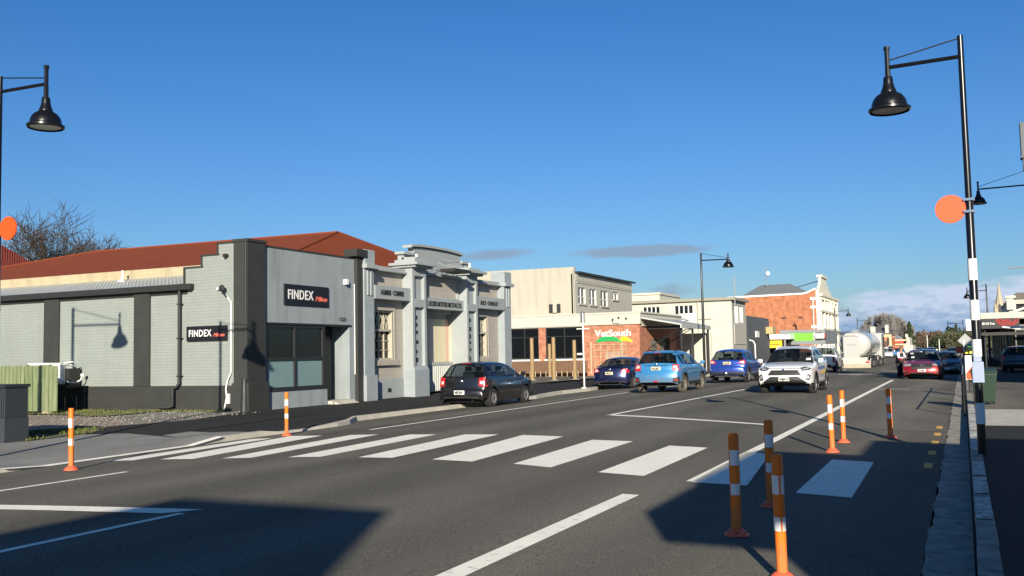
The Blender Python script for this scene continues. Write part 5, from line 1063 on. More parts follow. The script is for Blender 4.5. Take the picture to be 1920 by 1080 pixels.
# ------------------------------------------------------------------ vehicles
M_cgl=glass('car_glass',(.55,.62,.63),.62,.01)
def carpaint(name,c,dirt=0.0,metal=.3,dirth=.5):
    return mat(name,c,.28,.03,2,metal=metal,coat=.9,dirt=dirt,dirth=dirth)
M_tail=mat('tail_red',(.45,.012,.015),.2,.1,20,coat=.8); M_tailw=mat('tail_clear',(.6,.5,.48),.15,.15,20,coat=.8); M_head=mat('head_lens',(.42,.45,.48),.12,.2,15,coat=.9,metal=.4); M_dlens=mat('lens_dark',(.05,.055,.06),.15,.2,15,coat=.8)
M_plate=mat('plate_white',(.72,.72,.68),.5,.05,8); M_platey=mat('plate_cream',(.7,.64,.45),.5,.05,8); M_pltxt=mat('plate_text',(.03,.03,.04),.5)
M_alloy=mat('alloy',(.42,.42,.43),.3,.1,10,metal=.7); M_alloyd=mat('dusty_alloy',(.25,.22,.18),.6,.2,10,metal=.3)
M_int=mat('car_interior',(.018,.018,.02),.8,.2,4); M_seat=mat('car_seat',(.05,.05,.055),.8,.2,4)
def catmull(P,step=.045):
    out=[]; n=len(P)
    for i in range(n-1):
        p0=P[max(i-1,0)];p1=P[i];p2=P[i+1];p3=P[min(i+2,n-1)]
        L_=math.hypot(p2[0]-p1[0],p2[1]-p1[1]); k=max(1,int(L_/step))
        for j in range(k):
            t=j/k; f=lambda a,b,c,d:.5*((2*b)+(-a+c)*t+(2*a-5*b+4*c-d)*t*t+(-a+3*b-3*c+d)*t**3)*1.0
            cr=(f(p0[0],p1[0],p2[0],p3[0]),f(p0[1],p1[1],p2[1],p3[1])); li=(p1[0]+(p2[0]-p1[0])*t,p1[1]+(p2[1]-p1[1])*t)
            out.append((li[0]*.35+cr[0]*.65,li[1]*.35+cr[1]*.65))
    out.append(P[-1]); return out
class Car: pass
def build_car(name,label,cat,x,y,z,heading,S,group=None):
    B=thing(name,label,cat,(x,y,z),heading,group)
    L_,Wd,H=S['L'],S['W'],S['H']; hw=Wd/2; ax=S['axles']; wr=S['wr']; zb0=S.get('zb',.2); belt=S['belt']; paint=S['paint']
    ze=zb0+.10; O=catmull([(p[0],max(p[1],ze+.015)) for p in S['out']]); ar=wr*1.17
    rg=S['rear_glass']; fg=S['front_glass']; sg=S['side_glass']; pil=S['pillars']
    rows=[]; 
    rb,fb=S.get('round',(.14,.22))
    for (px,T) in O:
        e=abs(px-L_/2)/(L_/2); tp=1-.095*e**8
        bz=belt(px) if callable(belt) else belt
        g=max(0,min(1,(T-bz)/(H-bz)))
        wb=hw*tp*.975; wt=wb-(.055+S.get('tumble',.20)*g)
        low=hw*tp
        q=[]
        if T>bz+.03:
            ez=T-.055-.02*g
            hgt=max(ez-bz,.0)
            q=[(0,T),(.5*wt,T-.012),(.82*wt,T-.03),(wt,ez),(wt+(wb-wt)*.14,bz+hgt*.87),(wb-(wb-wt)*.06,bz+min(.03,hgt*.2)),(wb,bz)]
        else:
            t=min(T,bz)
            q=[(0,T),(.5*wt,T-.008),(.8*wt,T-.02),(wt,T-.045),(wt+(wb-wt)*.4,T-.06),(wt+(wb-wt)*.8,T-.085),(wb,T-.115)]
        q+=[(low-.0,bz-.15),(low,.56),(low-.012,.42),(low-.035,.30),(low-.05,ze if (px<ax[0]-ar*.6 or px>ax[1]+ar*.6) else zb0)]
        # clamp under the outline and to the wheel arches
        za=-1
        for a in ax:
            d=px-a
            if abs(d)<ar: za=max(za,wr+math.sqrt(ar*ar-d*d))
        r=[]; prev=T
        for j,(yy,zz) in enumerate(q):
            zz=min(zz,T-.002*j)
            if j>=6:
                lo=za if za>0 else q[-1][1]
                zz=max(zz,min(lo,T-.03))+.0004*(11-j)
            fx=px; ee=max(0,e-.55)/.45
            fx+= (-rb if px>L_/2 else rb)*0
            c=(S.get('rf',.17) if px>L_/2 else S.get('rr',.12)); sgn=-1 if px>L_/2 else 1
            fx=px+sgn*c*(ee**2)*(yy/hw)**2
            r.append((fx,yy,zz))
        rows.append(r)
    nj=len(rows[0]); verts=[];idx={}
    def vid(i,j,s):
        if j==0: s=1
        k=(i,j,s)
        if k not in idx:
            p=rows[i][j]; idx[k]=len(verts); verts.append((p[0]-L_/2,p[1]*s,p[2]))
        return idx[k]
    parts={}
    for i in range(len(O)-1):
        xm=(O[i][0]+O[i+1][0])/2; Tm=(O[i][1]+O[i+1][1])/2; bz=belt(xm) if callable(belt) else belt
        for j in range(nj-1):
            for s in (1,-1):
                p='body'
                if j<=2 and not (j==2):
                    pass
                if j<=2:
                    if rg[0]<xm<rg[1] and Tm>rg[2] and Tm<rg[3]: p='rear_window' if j<2 or S.get('wideg',True) else 'body'
                    if fg[0]<xm<fg[1] and Tm>bz: p='windscreen'
                if j==4 and sg[0]<xm<sg[1] and not any(a<xm<b for a,b in pil): p='side%d_%d'%(sum(1 for a,b in pil if xm>b),s)
                if j>=9 and S.get('clad'): p='cladding'
                f=(vid(i,j,s),vid(i+1,j,s),vid(i+1,j+1,s),vid(i,j+1,s))
                if s<0: f=f[::-1]
                if len(set(f))<4: f=tuple(dict.fromkeys(f))
                parts.setdefault(p,[]).append(f)
    def mk(nm,fs,m,smooth=38,parent=B):
        used=sorted({v for f in fs for v in f}); mp={v:i for i,v in enumerate(used)}
        me=bpy.data.meshes.new(nm); me.from_pydata([verts[v] for v in used],[],[tuple(mp[v] for v in f) for f in fs]); me.materials.append(m)
        bm=bmesh.new(); bm.from_mesh(me); bmesh.ops.remove_doubles(bm,verts=bm.verts,dist=.0004); bmesh.ops.dissolve_degenerate(bm,edges=bm.edges,dist=.0003); bmesh.ops.recalc_face_normals(bm,faces=bm.faces)
        bm.to_mesh(me); bm.free()
        for p in me.polygons: p.use_smooth=True
        me.set_sharp_from_angle(angle=R(smooth))
        o=bpy.data.objects.new(nm,me); col.objects.link(o); o.parent=parent; return o
    body=mk('body',parts.pop('body'),paint)
    bvh_f=[]; 
    allf=[f for fs in [*parts.values()] for f in fs]
    for k,fs in parts.items():
        if k=='cladding': mk('cladding',fs,M_plast)
        elif k.startswith('side'): mk('side_window',fs,M_cgl)
        else: mk(k,fs,S.get('glassm',M_cgl))
    full=[]
    for i in range(len(O)-1):
        for j in range(nj-1):
            for s in (1,-1):
                f=(vid(i,j,s),vid(i+1,j,s),vid(i+1,j+1,s),vid(i,j+1,s)); f=tuple(dict.fromkeys(f))
                if len(f)>2: full.append(f)
    bv=BVHTree.FromPolygons([Vector(v) for v in verts],full)
    def patch(nm,poly,side,m,off=.006,parent=None,cuts=6,build=True):
        "poly given in (lateral, z) seen from side: rear/front (y,z), left/right (x,z); projected on the body"
        if side in('rear','front') and off>=.008: off+=.006
        bm=bmesh.new(); vs=[bm.verts.new((p[0],p[1],0)) for p in poly]; bm.faces.new(vs); bmesh.ops.triangulate(bm,faces=bm.faces); bmesh.ops.subdivide_edges(bm,edges=bm.edges,cuts=cuts,use_grid_fill=True)
        d={'rear':Vector((1,0,0)),'front':Vector((-1,0,0)),'left':Vector((0,-1,0)),'right':Vector((0,1,0)),'top':Vector((0,0,-1))}[side]
        bad=[]
        for v in bm.verts:
            u,w=v.co.x,v.co.y
            o_={'rear':Vector((-6,u,w)),'front':Vector((6,u,w)),'left':Vector((u,3,w)),'right':Vector((u,-3,w)),'top':Vector((u,w,4))}[side]
            h=bv.ray_cast(o_,d)
            if h[0] is None:
                q=o_.copy(); q.x={'rear':-L_/2+.2,'front':L_/2-.2}.get(side,q.x); h=bv.find_nearest(q)
            v.co=h[0]-d*off
            if side in('rear','front') and abs(abs(h[0].x)-L_/2)>.42: bad.append(v)
        if bad and len(bad)<len(bm.verts)-3: bmesh.ops.delete(bm,geom=bad,context='VERTS')
        me=bpy.data.meshes.new(nm); bm.to_mesh(me); bm.free(); me.materials.append(m)
        for p in me.polygons: p.use_smooth=True
        o=bpy.data.objects.new(nm,me); col.objects.link(o); o.parent=parent or B; return o
    B_=Car(); B_.root=B; B_.body=body; B_.patch=patch; B_.bv=bv; B_.S=S
    # dark tub, seats, underbody
    mb=MB(); mb.box(-L_/2+.35,L_/2-.5,-hw+.27,hw-.27,zb0-.02,.5); mb.box(ax[0]+wr*1.5-L_/2-.1,ax[1]-wr*1.3-L_/2,-hw+.1,hw-.1,zb0+.02,.6)
    bel=belt(L_/2) if callable(belt) else belt
    mb.box(sg[0]-L_/2+.1,fg[0]-L_/2+.25,-hw+.16,hw-.16,.5,bel-.18)
    mb.box(fg[0]-L_/2+.3,fg[1]-L_/2-.15,-hw+.14,hw-.14,.5,bel-.04); mb.build('interior',M_int,B)
    st=MB()
    for sx_ in S.get('seats',[L_*.36,L_*.55]):
        for sy in (-.36,.36):
            st.hexa([(sx_-L_/2-.07,sy-.24,.55),(sx_-L_/2+.07,sy-.24,.55),(sx_-L_/2+.07,sy+.24,.55),(sx_-L_/2-.07,sy+.24,.55)],[(sx_-L_/2-.17,sy-.2,bel+.18),(sx_-L_/2-.08,sy-.2,bel+.18),(sx_-L_/2-.08,sy+.2,bel+.18),(sx_-L_/2-.17,sy+.2,bel+.18)])
            st.box(sx_-L_/2-.17,sx_-L_/2-.09,sy-.11,sy+.11,bel+.2,bel+.36)
    st.build('seat',M_seat,B,bevel=.03)
    # wheels
    for a in ax:
        for s in (1,-1):
            wx=a-L_/2; yo=s*(hw-.015); yi=s*(hw-.225)
            mb=MB(); w=.21; y0=-w/2
            prof=[(wr*.62,y0),(wr*.9,y0-.005),(wr*.985,y0+.03),(wr,y0+.06),(wr,w/2-.06),(wr*.985,w/2-.03),(wr*.9,w/2+.005),(wr*.62,w/2)]
            mb.lathe(prof,(wx,s*(hw-.125),wr),28,'y',capb=False,capt=False)
            wh=mb.build('wheel',S.get('tyrem',M_rubber),B,smooth=40)
            r=MB(); yc_=s*(hw-.05); rr=wr*.66
            r.lathe([(rr,-.03),(rr*.97,.02),(rr*.9,.02),(rr*.88,-.02)],(wx,yc_,wr),28,'y',capb=False,capt=False)
            r.lathe([(.05,-.01),(.05,.03),(.03,.035)],(wx,yc_,wr),10,'y')
            for k in range(5):
                t=2*math.pi*k/5+.3; ca,sa=math.cos(t),math.sin(t)
                for off_ in (-.16,.16):
                    ca2,sa2=math.cos(t+off_),math.sin(t+off_); px_,pz_=-sa,ca
                    r.hexa([(wx+.04*ca-px_*.014,yc_-.01,wr+.04*sa-pz_*.014),(wx+.04*ca+px_*.014,yc_-.01,wr+.04*sa+pz_*.014),(wx+rr*.92*ca2+px_*.02,yc_-.01,wr+rr*.92*sa2+pz_*.02),(wx+rr*.92*ca2-px_*.02,yc_-.01,wr+rr*.92*sa2-pz_*.02)],
                           [(wx+.04*ca-px_*.014,yc_+.02,wr+.04*sa-pz_*.014),(wx+.04*ca+px_*.014,yc_+.02,wr+.04*sa+pz_*.014),(wx+rr*.92*ca2+px_*.02,yc_+.015,wr+rr*.92*sa2+pz_*.02),(wx+rr*.92*ca2-px_*.02,yc_+.015,wr+rr*.92*sa2-pz_*.02)])
            r.build('rim',S.get('rimm',M_alloy),wh)
            d=MB(); d.lathe([(rr*.95,0),(rr*.95,.01)],(wx,s*(hw-.1),wr),20,'y'); d.build('brake_disc',M_int,wh)
            d=MB(); yl=sorted((s*(hw-.30),s*(hw-.24))); d.prism([(wx+ar*.97*math.cos(R(-8+196*i/16)),wr+ar*.97*math.sin(R(-8+196*i/16))) for i in range(17)],'y',yl[0],yl[1]); d.build('wheel_liner',M_dark,B)
            if S.get('clad'):
                c=MB(); P=[(wx+ar*1.04*math.cos(t),s*(hw-.004),wr+ar*1.04*math.sin(t)) for t in [R(-15+210*i/14) for i in range(15)]]; c.tube(P,.033,5); c.build('arch_trim',M_plast,B,smooth=50)
    # mirrors
    mx_=fg[1]-L_/2-.25-S.get('mirb',0); 
    for s in (1,-1):
        mb=MB(); bb=belt(mx_+L_/2) if callable(belt) else belt
        mb.hexa([(mx_-.05,s*(hw+.02),bb+.02),(mx_+.06,s*(hw+.03),bb+.02),(mx_+.03,s*(hw+.2),bb+.05),(mx_-.05,s*(hw+.2),bb+.05)],[(mx_-.05,s*(hw+.02),bb+.15),(mx_+.03,s*(hw+.03),bb+.15),(mx_+.01,s*(hw+.19),bb+.16),(mx_-.05,s*(hw+.19),bb+.16)])
        mi_=mb.build('mirror',S.get('mirm',paint),B,smooth=60,bevel=.02)
        mb=MB(); mb.tube([(mx_+.02,s*(hw-.07),bb+.03),(mx_,s*(hw+.06),bb+.06)],.022,6); mb.build('mirror_stalk',M_plast,mi_)
    return B_
def badge(c,end,z,r,m=None):
    s=-1 if end=='rear' else 1
    h=c.bv.ray_cast(Vector((s*6,0,z)),Vector((-s,0,0))); px=h[0].x
    mb=MB(); mb.lathe([(r,0),(r,s*.02),(r*.8,s*.026)],(px,0,z),16,'x'); mb.build('badge',m or M_chrome,c.root,smooth=40)
def plate(c,end,zc,txt,w=.36,h=.125,m=None,yc=0.0):
    L_=c.S['L']; s=-1 if end=='rear' else 1
    h0=c.bv.ray_cast(Vector((s*6,yc,zc)),Vector((-s,0,0))); px=h0[0].x if h0[0] else s*L_/2
    for dz in (-h/2,h/2):
        hh=c.bv.ray_cast(Vector((s*6,yc,zc+dz)),Vector((-s,0,0)))
        if hh[0]: px=min(px,hh[0].x) if s<0 else max(px,hh[0].x)
    mb=MB(); mb.box(min(px,px+s*.012),max(px,px+s*.012),yc-w/2,yc+w/2,zc-h/2,zc+h/2); o=mb.build('number_plate',m or M_plate,c.root)
    t=text_mb(txt,.115,(px+s*.013,yc+s*-w*.44 if s>0 else yc+w*.44,zc-.042),'+x' if s>0 else '-x',.002,.72,bold=.006)
    t.build('plate_text',M_pltxt,o)
def shell_detail(c,doors,handles,zlo=.3):
    "door shut lines and handles on both sides"
    L_=c.S['L']
    for side in ('left','right'):
        for xd,ztop in doors:
            c.patch('door_line',[(xd-L_/2-.007,zlo),(xd-L_/2+.007,zlo),(xd-L_/2+.007,ztop),(xd-L_/2-.007,ztop)],side,M_dark,.003,cuts=2)
        for xh,zh in handles:
            c.patch('door_handle',[(xh-L_/2-.09,zh-.015),(xh-L_/2+.09,zh-.015),(xh-L_/2+.09,zh+.018),(xh-L_/2-.09,zh+.018)],side,c.S.get('handm',c.S['paint']),.03,cuts=1)
        x0,x1=doors[0][0]-.0,doors[-1][0]
        c.patch('door_line',[(x0-L_/2,zlo),(x1-L_/2,zlo),(x1-L_/2,zlo+.012),(x0-L_/2,zlo+.012)],side,M_dark,.003,cuts=4)
NORTH,SOUTH=R(90),R(-90)
sym=lambda P:[(-a,b) for a,b in P][::-1]
# --- black hatchback (left kerb, seen from behind)
S=dict(L=3.97,W=1.70,H=1.46,wr=.305,axles=(.72,3.19),paint=carpaint('black_car_paint',(.008,.008,.009),.0,0),belt=lambda x:.93+.05*max(0,1-x/1.6),
 out=[(.06,.24),(.0,.32),(-.02,.50),(.02,.60),(.07,.64),(.10,.80),(.15,.97),(.30,1.18),(.46,1.365),(.62,1.425),(1.1,1.462),(1.8,1.445),(2.25,1.38),(2.6,1.22),(3.02,.985),(3.35,.92),(3.68,.82),(3.87,.68),(3.95,.5),(3.96,.34),(3.92,.24)],
 rear_glass=(.12,.5,.99,1.36),front_glass=(2.2,3.03),side_glass=(.55,2.9),pillars=[(.82,.93),(1.72,1.82)],rr=.14)
c=build_car('black_hatchback','black five door hatchback parked at the left kerb before the garage, seen from behind','car',-14.3,28.55,-.005,NORTH,S)
P=c.patch
for sg_ in (1,-1):
    q=[(sg_*.60,.70),(sg_*.82,.66),(sg_*.84,.80),(sg_*.78,.97),(sg_*.60,.95)]; t=P('tail_light',q,'rear',M_tail,.008); P('light_lens',[(sg_*.64,.76),(sg_*.74,.75),(sg_*.74,.84),(sg_*.64,.85)],'rear',M_tailw,.011,t)
plate(c,'rear',.50,'MEF209'); badge(c,'rear',.84,.055)
P('high_brake_light',[(-.16,1.385),(.16,1.385),(.16,1.405),(-.16,1.405)],'rear',M_tail,.01); P('bumper_line',[(-.7,.615),(.7,.615),(.7,.627),(-.7,.627)],'rear',M_dark,.004); P('lower_bumper',[(-.6,.27),(.6,.27),(.62,.36),(-.62,.36)],'rear',M_plast,.005)
P('wiper',[(-.05,1.02),(.3,1.04),(.3,1.055),(-.05,1.045)],'rear',M_plast,.02); P('model_badge',[(.5,.72),(.66,.72),(.66,.74),(.5,.74)],'rear',M_chrome,.01)
shell_detail(c,[(1.0,.92),(1.77,.93),(2.75,.92)],[(1.2,.80),(2.02,.79)])
P('fuel_cap',[(-1.55,.78),(-1.4,.78),(-1.4,.9),(-1.55,.9)],'right',M_dark,.002)
mb=MB(); mb.tube([(-1.2,0,1.44),(-1.42,0,1.64)],.006,5); mb.build('aerial',M_plast,c.root)
mb=MB(); mb.tube([(-1.9,-.45,.27),(-1.97,-.45,.25)],.025,8); mb.build('exhaust',M_chrome,c.root)
# --- dark blue sedan parked beyond
S=dict(L=4.6,W=1.77,H=1.45,wr=.315,axles=(1.0,3.68),paint=carpaint('navy_paint',(.012,.02,.075),.0,.5),belt=.93,
 out=[(.08,.24),(.0,.34),(-.03,.56),(.02,.78),(.10,.97),(.2,1.0),(.55,1.03),(1.0,1.2),(1.38,1.38),(1.9,1.45),(2.4,1.44),(2.85,1.35),(3.5,1.02),(3.9,.92),(4.3,.8),(4.52,.62),(4.58,.4),(4.52,.24)],
 rear_glass=(.58,1.4,1.04,1.40),front_glass=(2.8,3.5),side_glass=(.95,3.3),pillars=[(2.1,2.2)],rr=.22)
c=build_car('navy_sedan','dark navy blue sedan parked at the left kerb below the clinic emblem','car',-14.55,43.6,.0,NORTH,S)
P=c.patch
for sg_ in (1,-1):
    t=P('tail_light',[(sg_*.48,.80),(sg_*.84,.72),(sg_*.86,.82),(sg_*.8,.93),(sg_*.62,.93)],'rear',M_tail,.008); P('light_lens',[(sg_*.54,.80),(sg_*.74,.77),(sg_*.72,.90),(sg_*.62,.90)],'rear',M_tailw,.012,t)
plate(c,'rear',.72,'HFB127',m=M_platey); badge(c,'rear',.88,.05)
P('boot_line',[(-.7,.66),(.7,.66),(.7,.672),(-.7,.672)],'rear',M_dark,.004); P('lower_bumper',[(-.75,.26),(.75,.26),(.72,.35),(-.72,.35)],'rear',mat('bumper_edge','#4a3f52',.5),.006)
shell_detail(c,[(1.3,.92),(2.15,.92),(3.2,.92)],[(1.5,.82),(2.4,.82)])
mb=MB(); mb.hexa([(-2.22,-.62,1.0),(-2.02,-.6,1.0),(-2.02,.6,1.0),(-2.22,.62,1.0)],[(-2.27,-.6,1.05),(-2.05,-.58,1.04),(-2.05,.58,1.04),(-2.27,.6,1.05)]); mb.build('boot_spoiler',S['paint'],c.root,bevel=.01)
for y in (-.5,.5): mb=MB(); mb.tube([(-2.2,y,.26),(-2.32,y,.25)],.035,8); mb.build('exhaust',M_chrome,c.root)
# --- light blue dusty crossover
S=dict(L=4.45,W=1.80,H=1.60,wr=.345,axles=(.84,3.47),zb=.3,clad=True,paint=carpaint('light_blue_paint',(.045,.22,.46),.75,.2,.5),tyrem=mat('dusty_rubber',(.10,.085,.065),.9,.2,10),rimm=M_alloyd,belt=lambda x:1.02+.06*max(0,1-x/1.6),
 out=[(.07,.34),(.0,.42),(-.02,.62),(.02,.78),(.07,.9),(.10,1.04),(.18,1.14),(.35,1.32),(.50,1.48),(.68,1.555),(1.3,1.60),(2.1,1.585),(2.6,1.48),(3.0,1.27),(3.35,1.09),(3.7,1.02),(4.15,.92),(4.36,.78),(4.43,.55),(4.38,.36)],
 rear_glass=(.14,.54,1.13,1.49),front_glass=(2.5,3.35),side_glass=(.55,3.15),pillars=[(.9,1.0),(1.95,2.05)],rr=.16)
c=build_car('light_blue_crossover','light blue dusty crossover in the left lane, nearest of the blue cars','car',-10.4,36.9,.09,NORTH,S)
P=c.patch
for sg_ in (1,-1):
    t=P('tail_light',[(sg_*.60,.86),(sg_*.86,.82),(sg_*.88,.95),(sg_*.86,1.08),(sg_*.62,1.08)],'rear',M_tail,.010); P('light_lens',[(sg_*.64,.95),(sg_*.80,.93),(sg_*.78,1.04),(sg_*.66,1.04)],'rear',M_tailw,.014,t)
    b_=P('bumper_corner',[(sg_*.62,.40),(sg_*.88,.38),(sg_*.88,.62),(sg_*.66,.60)],'rear',M_plast,.008); P('reflector',[(sg_*.68,.49),(sg_*.82,.485),(sg_*.82,.53),(sg_*.68,.53)],'rear',M_tail,.014,b_)
plate(c,'rear',.93,'KRQ827',m=M_platey); P('lower_bumper',[(-.66,.35),(.66,.35),(.6,.42),(-.6,.42)],'rear',M_plast,.008); P('fog_light',[(-.06,.42),(.06,.42),(.08,.47),(-.08,.47)],'rear',M_tail,.014)
P('grip_line',[(-.45,1.03),(.45,1.03),(.45,1.05),(-.45,1.05)],'rear',M_plast,.008); P('wiper_arc',[(-.02,1.15),(.35,1.18),(.35,1.195),(-.02,1.18)],'rear',M_plast,.02); badge(c,'rear',1.08,.04)
P('small_badge',[(.56,.80),(.7,.80),(.7,.83),(.56,.83)],'rear',M_chrome,.01)
mb=MB(); mb.hexa([(-1.87,-.56,1.49),(-1.62,-.58,1.53),(-1.62,.58,1.53),(-1.87,.56,1.49)],[(-1.90,-.55,1.515),(-1.62,-.58,1.565),(-1.62,.58,1.565),(-1.90,.55,1.515)]); sp_=mb.build('roof_spoiler',S['paint'],c.root,bevel=.012); mb=MB(); mb.box(-1.91,-1.885,-.14,.14,1.492,1.508); mb.build('high_brake_light',M_tail,sp_)
for s in (.58,-.58): mb=MB(); mb.tube([(-1.45,s*.98,1.53),(-1.3,s*.98,1.60),(-.3,s*.98,1.615),(-.1,s*.98,1.56)],.02,6); mb.build('roof_rail',M_steel,c.root,smooth=50)
shell_detail(c,[(1.25,1.0),(2.0,1.0),(3.05,1.0)],[(1.42,.92),(2.25,.90)],.36)
mb=MB(); mb.tube([(-2.1,.5,.33),(-2.25,.5,.31)],.035,8); mb.build('exhaust',M_chrome,c.root)
# --- royal blue crossover
S=dict(L=4.3,W=1.77,H=1.62,wr=.34,axles=(.8,3.45),zb=.3,clad=True,paint=carpaint('royal_blue_paint',(.018,.06,.33),.25,.35,.5),belt=lambda x:1.03+.05*max(0,1-x/1.6),mirm=M_plast,
 out=[(.07,.34),(.0,.42),(-.02,.60),(.0,.76),(.06,.82),(.08,1.04),(.18,1.14),(.36,1.36),(.5,1.5),(.68,1.57),(1.3,1.62),(2.0,1.60),(2.5,1.5),(2.9,1.28),(3.25,1.10),(3.6,1.02),(4.0,.92),(4.22,.78),(4.28,.55),(4.24,.36)],
 rear_glass=(.14,.56,1.12,1.51),front_glass=(2.4,3.25),side_glass=(.55,3.05),pillars=[(.95,1.05),(1.9,2.0)],rr=.16)
c=build_car('royal_blue_crossover','deep royal blue crossover with a towbar, ahead of the light blue one','car',-10.15,47.6,.1,NORTH,S)
P=c.patch
for sg_ in (1,-1):
    t=P('tail_light',[(sg_*.50,.93),(sg_*.86,.90),(sg_*.87,1.02),(sg_*.84,1.13),(sg_*.62,1.06)],'rear',M_tail,.010); P('light_lens',[(sg_*.6,.96),(sg_*.80,.94),(sg_*.78,1.05),(sg_*.64,1.03)],'rear',M_tailw,.014,t)
plate(c,'rear',.94,'KQL630',m=M_platey); P('lower_bumper',[(-.8,.36),(.8,.36),(.78,.52),(-.78,.52)],'rear',M_plast,.008); P('number_recess',[(-.3,.85),(.3,.85),(.34,.87),(-.34,.87)],'rear',M_dark,.004)
mb=MB()
for k in range(3):
    a=R(90+120*k); u=Vector((0,math.cos(a),math.sin(a))); v=Vector((0,-u.z,u.y)); o=Vector((-2.11,0,1.07)); mb.prism([(o.y,o.z),(o.y+u.y*.035+v.y*.018,o.z+u.z*.035+v.z*.018),(o.y+u.y*.07,o.z+u.z*.07),(o.y+u.y*.035-v.y*.018,o.z+u.z*.035-v.z*.018)],'x',-2.12,-2.09)
mb.build('three_point_badge',M_chrome,c.root)
mb=MB(); mb.box(-2.3,-2.1,-.06,.06,.36,.42); mb.lathe([(.03,0),(.045,.06),(.03,.12)],(-2.3,0,.4),10); mb.box(-2.1,-1.9,-.6,.6,.3,.36); mb.build('tow_bar',M_chrome,c.root)
shell_detail(c,[(1.2,1.0),(1.95,1.0),(2.95,1.0)],[(1.4,.93),(2.2,.92)],.36)
mb=MB(); mb.tube([(-.9,0,1.6),(-1.05,0,1.72)],.006,4); mb.build('aerial',M_plast,c.root)
# --- white suv facing the camera
S=dict(L=4.6,W=1.86,H=1.69,wr=.36,axles=(.95,3.64),zb=.32,clad=True,paint=carpaint('white_car_paint',(.70,.70,.69),.25,.0,.42),handm=carpaint('white_car_paint',(.7,.7,.69)),belt=lambda x:1.08+.05*max(0,1-x/1.6),
 out=[(.07,.36),(.0,.45),(-.02,.65),(.03,.9),(.08,1.1),(.2,1.22),(.36,1.45),(.5,1.58),(.75,1.66),(1.4,1.69),(2.1,1.67),(2.55,1.57),(2.95,1.36),(3.38,1.13),(3.8,1.08),(4.25,1.0),(4.46,.88),(4.55,.72),(4.58,.5),(4.5,.36)],
 rear_glass=(.14,.56,1.2,1.6),front_glass=(2.45,3.40),side_glass=(.6,3.2),pillars=[(.95,1.06),(2.0,2.1)],rf=.2,tumble=.24)
c=build_car('white_suv','white sport utility vehicle driving towards the camera in the centre lane','car',-5.55,35.75,.07,SOUTH,S)
P=c.patch
for sg_ in (1,-1):
    t=P('headlight',[(sg_*.50,.93),(sg_*.86,1.03),(sg_*.88,.93),(sg_*.82,.85),(sg_*.60,.83)],'front',M_dlens,.010); P('light_lens',[(sg_*.58,.90),(sg_*.80,.955),(sg_*.78,.89),(sg_*.62,.86)],'front',M_head,.014,t)
    t=P('fog_light',[(sg_*.70,.52),(sg_*.82,.50),(sg_*.86,.68),(sg_*.76,.74)],'front',M_plast,.010); P('light_lens',[(sg_*.75,.56),(sg_*.81,.56),(sg_*.82,.66),(sg_*.77,.67)],'front',M_head,.014,t)
g_=P('grille',[(-.56,.69),(.56,.69),(.44,.86),(-.44,.86)],'front',M_plast,.012,cuts=4)
P('bonnet_edge',[(-.5,.90),(.5,.90),(.5,.915),(-.5,.915)],'front',M_steel,.008,cuts=4)
P('lower_grille',[(-.62,.38),(.62,.38),(.74,.44),(.46,.64),(-.46,.64),(-.74,.44)],'front',M_plast,.012,cuts=4)
badge(c,'front',.86,.065)
plate(c,'front',.56,'NQW137',w=.36)
shell_detail(c,[(1.3,1.04),(2.05,1.04),(3.15,1.04)],[(1.5,.97),(2.3,.96)],.4)
for s in (.62,-.62): mb=MB(); mb.tube([(-1.6,s*.95,1.58),(-1.45,s*.95,1.655),(-.2,s*.95,1.665),(.0,s*.95,1.60)],.02,6); mb.build('roof_rail',M_white,c.root,smooth=50)
P('side_stripe',[(-1.1,.72),(.1,.68),(.1,.74),(-1.1,.84)],'left',mat('stripe_yellow','#c9b23c',.5),.006); P('side_lettering',[(-.9,.86),(.7,.84),(.7,.95),(-.9,.95)],'left',mat('stripe_blue','#556a9a',.5),.006)
P('papers',[(.55,1.18),(.72,1.18),(.70,1.25),(.56,1.25)],'front',M_white,.01)
# --- red crossover in the right shoulder
S=dict(L=4.3,W=1.77,H=1.58,wr=.335,axles=(.85,3.46),zb=.27,clad=True,paint=carpaint('dark_red_paint',(.36,.016,.018),.0,.5),belt=lambda x:1.0+.05*max(0,1-x/1.6),
 out=[(.07,.30),(.0,.40),(-.02,.62),(.03,.85),(.08,1.05),(.2,1.18),(.38,1.38),(.52,1.5),(.75,1.56),(1.3,1.58),(1.95,1.56),(2.4,1.46),(2.8,1.26),(3.2,1.06),(3.6,.99),(4.0,.90),(4.2,.78),(4.27,.6),(4.28,.42),(4.2,.3)],
 rear_glass=(.14,.56,1.14,1.5),front_glass=(2.3,3.22),side_glass=(.6,3.05),pillars=[(.95,1.05),(1.9,2.0)],rf=.2)
c=build_car('red_crossover','dark red crossover stopped at the right edge of the road beside the officer','car',-1.85,52.2,-.06,SOUTH,S)
P=c.patch
for sg_ in (1,-1):
    P('headlight',[(sg_*.46,.86),(sg_*.82,.93),(sg_*.86,.84),(sg_*.78,.76),(sg_*.5,.78)],'front',M_head,.010); P('fog_light',[(sg_*.62,.42),(sg_*.80,.42),(sg_*.82,.50),(sg_*.64,.5)],'front',M_plast,.010)
P('grille',[(-.44,.62),(.44,.62),(.5,.86),(-.5,.86)],'front',M_plast,.010,cuts=4); P('chrome_bar',[(-.46,.84),(.46,.84),(.46,.875),(-.46,.875)],'front',M_dlens,.014,cuts=4); P('lower_grille',[(-.6,.32),(.6,.32),(.5,.46),(-.5,.46)],'front',M_plast,.012,cuts=4)
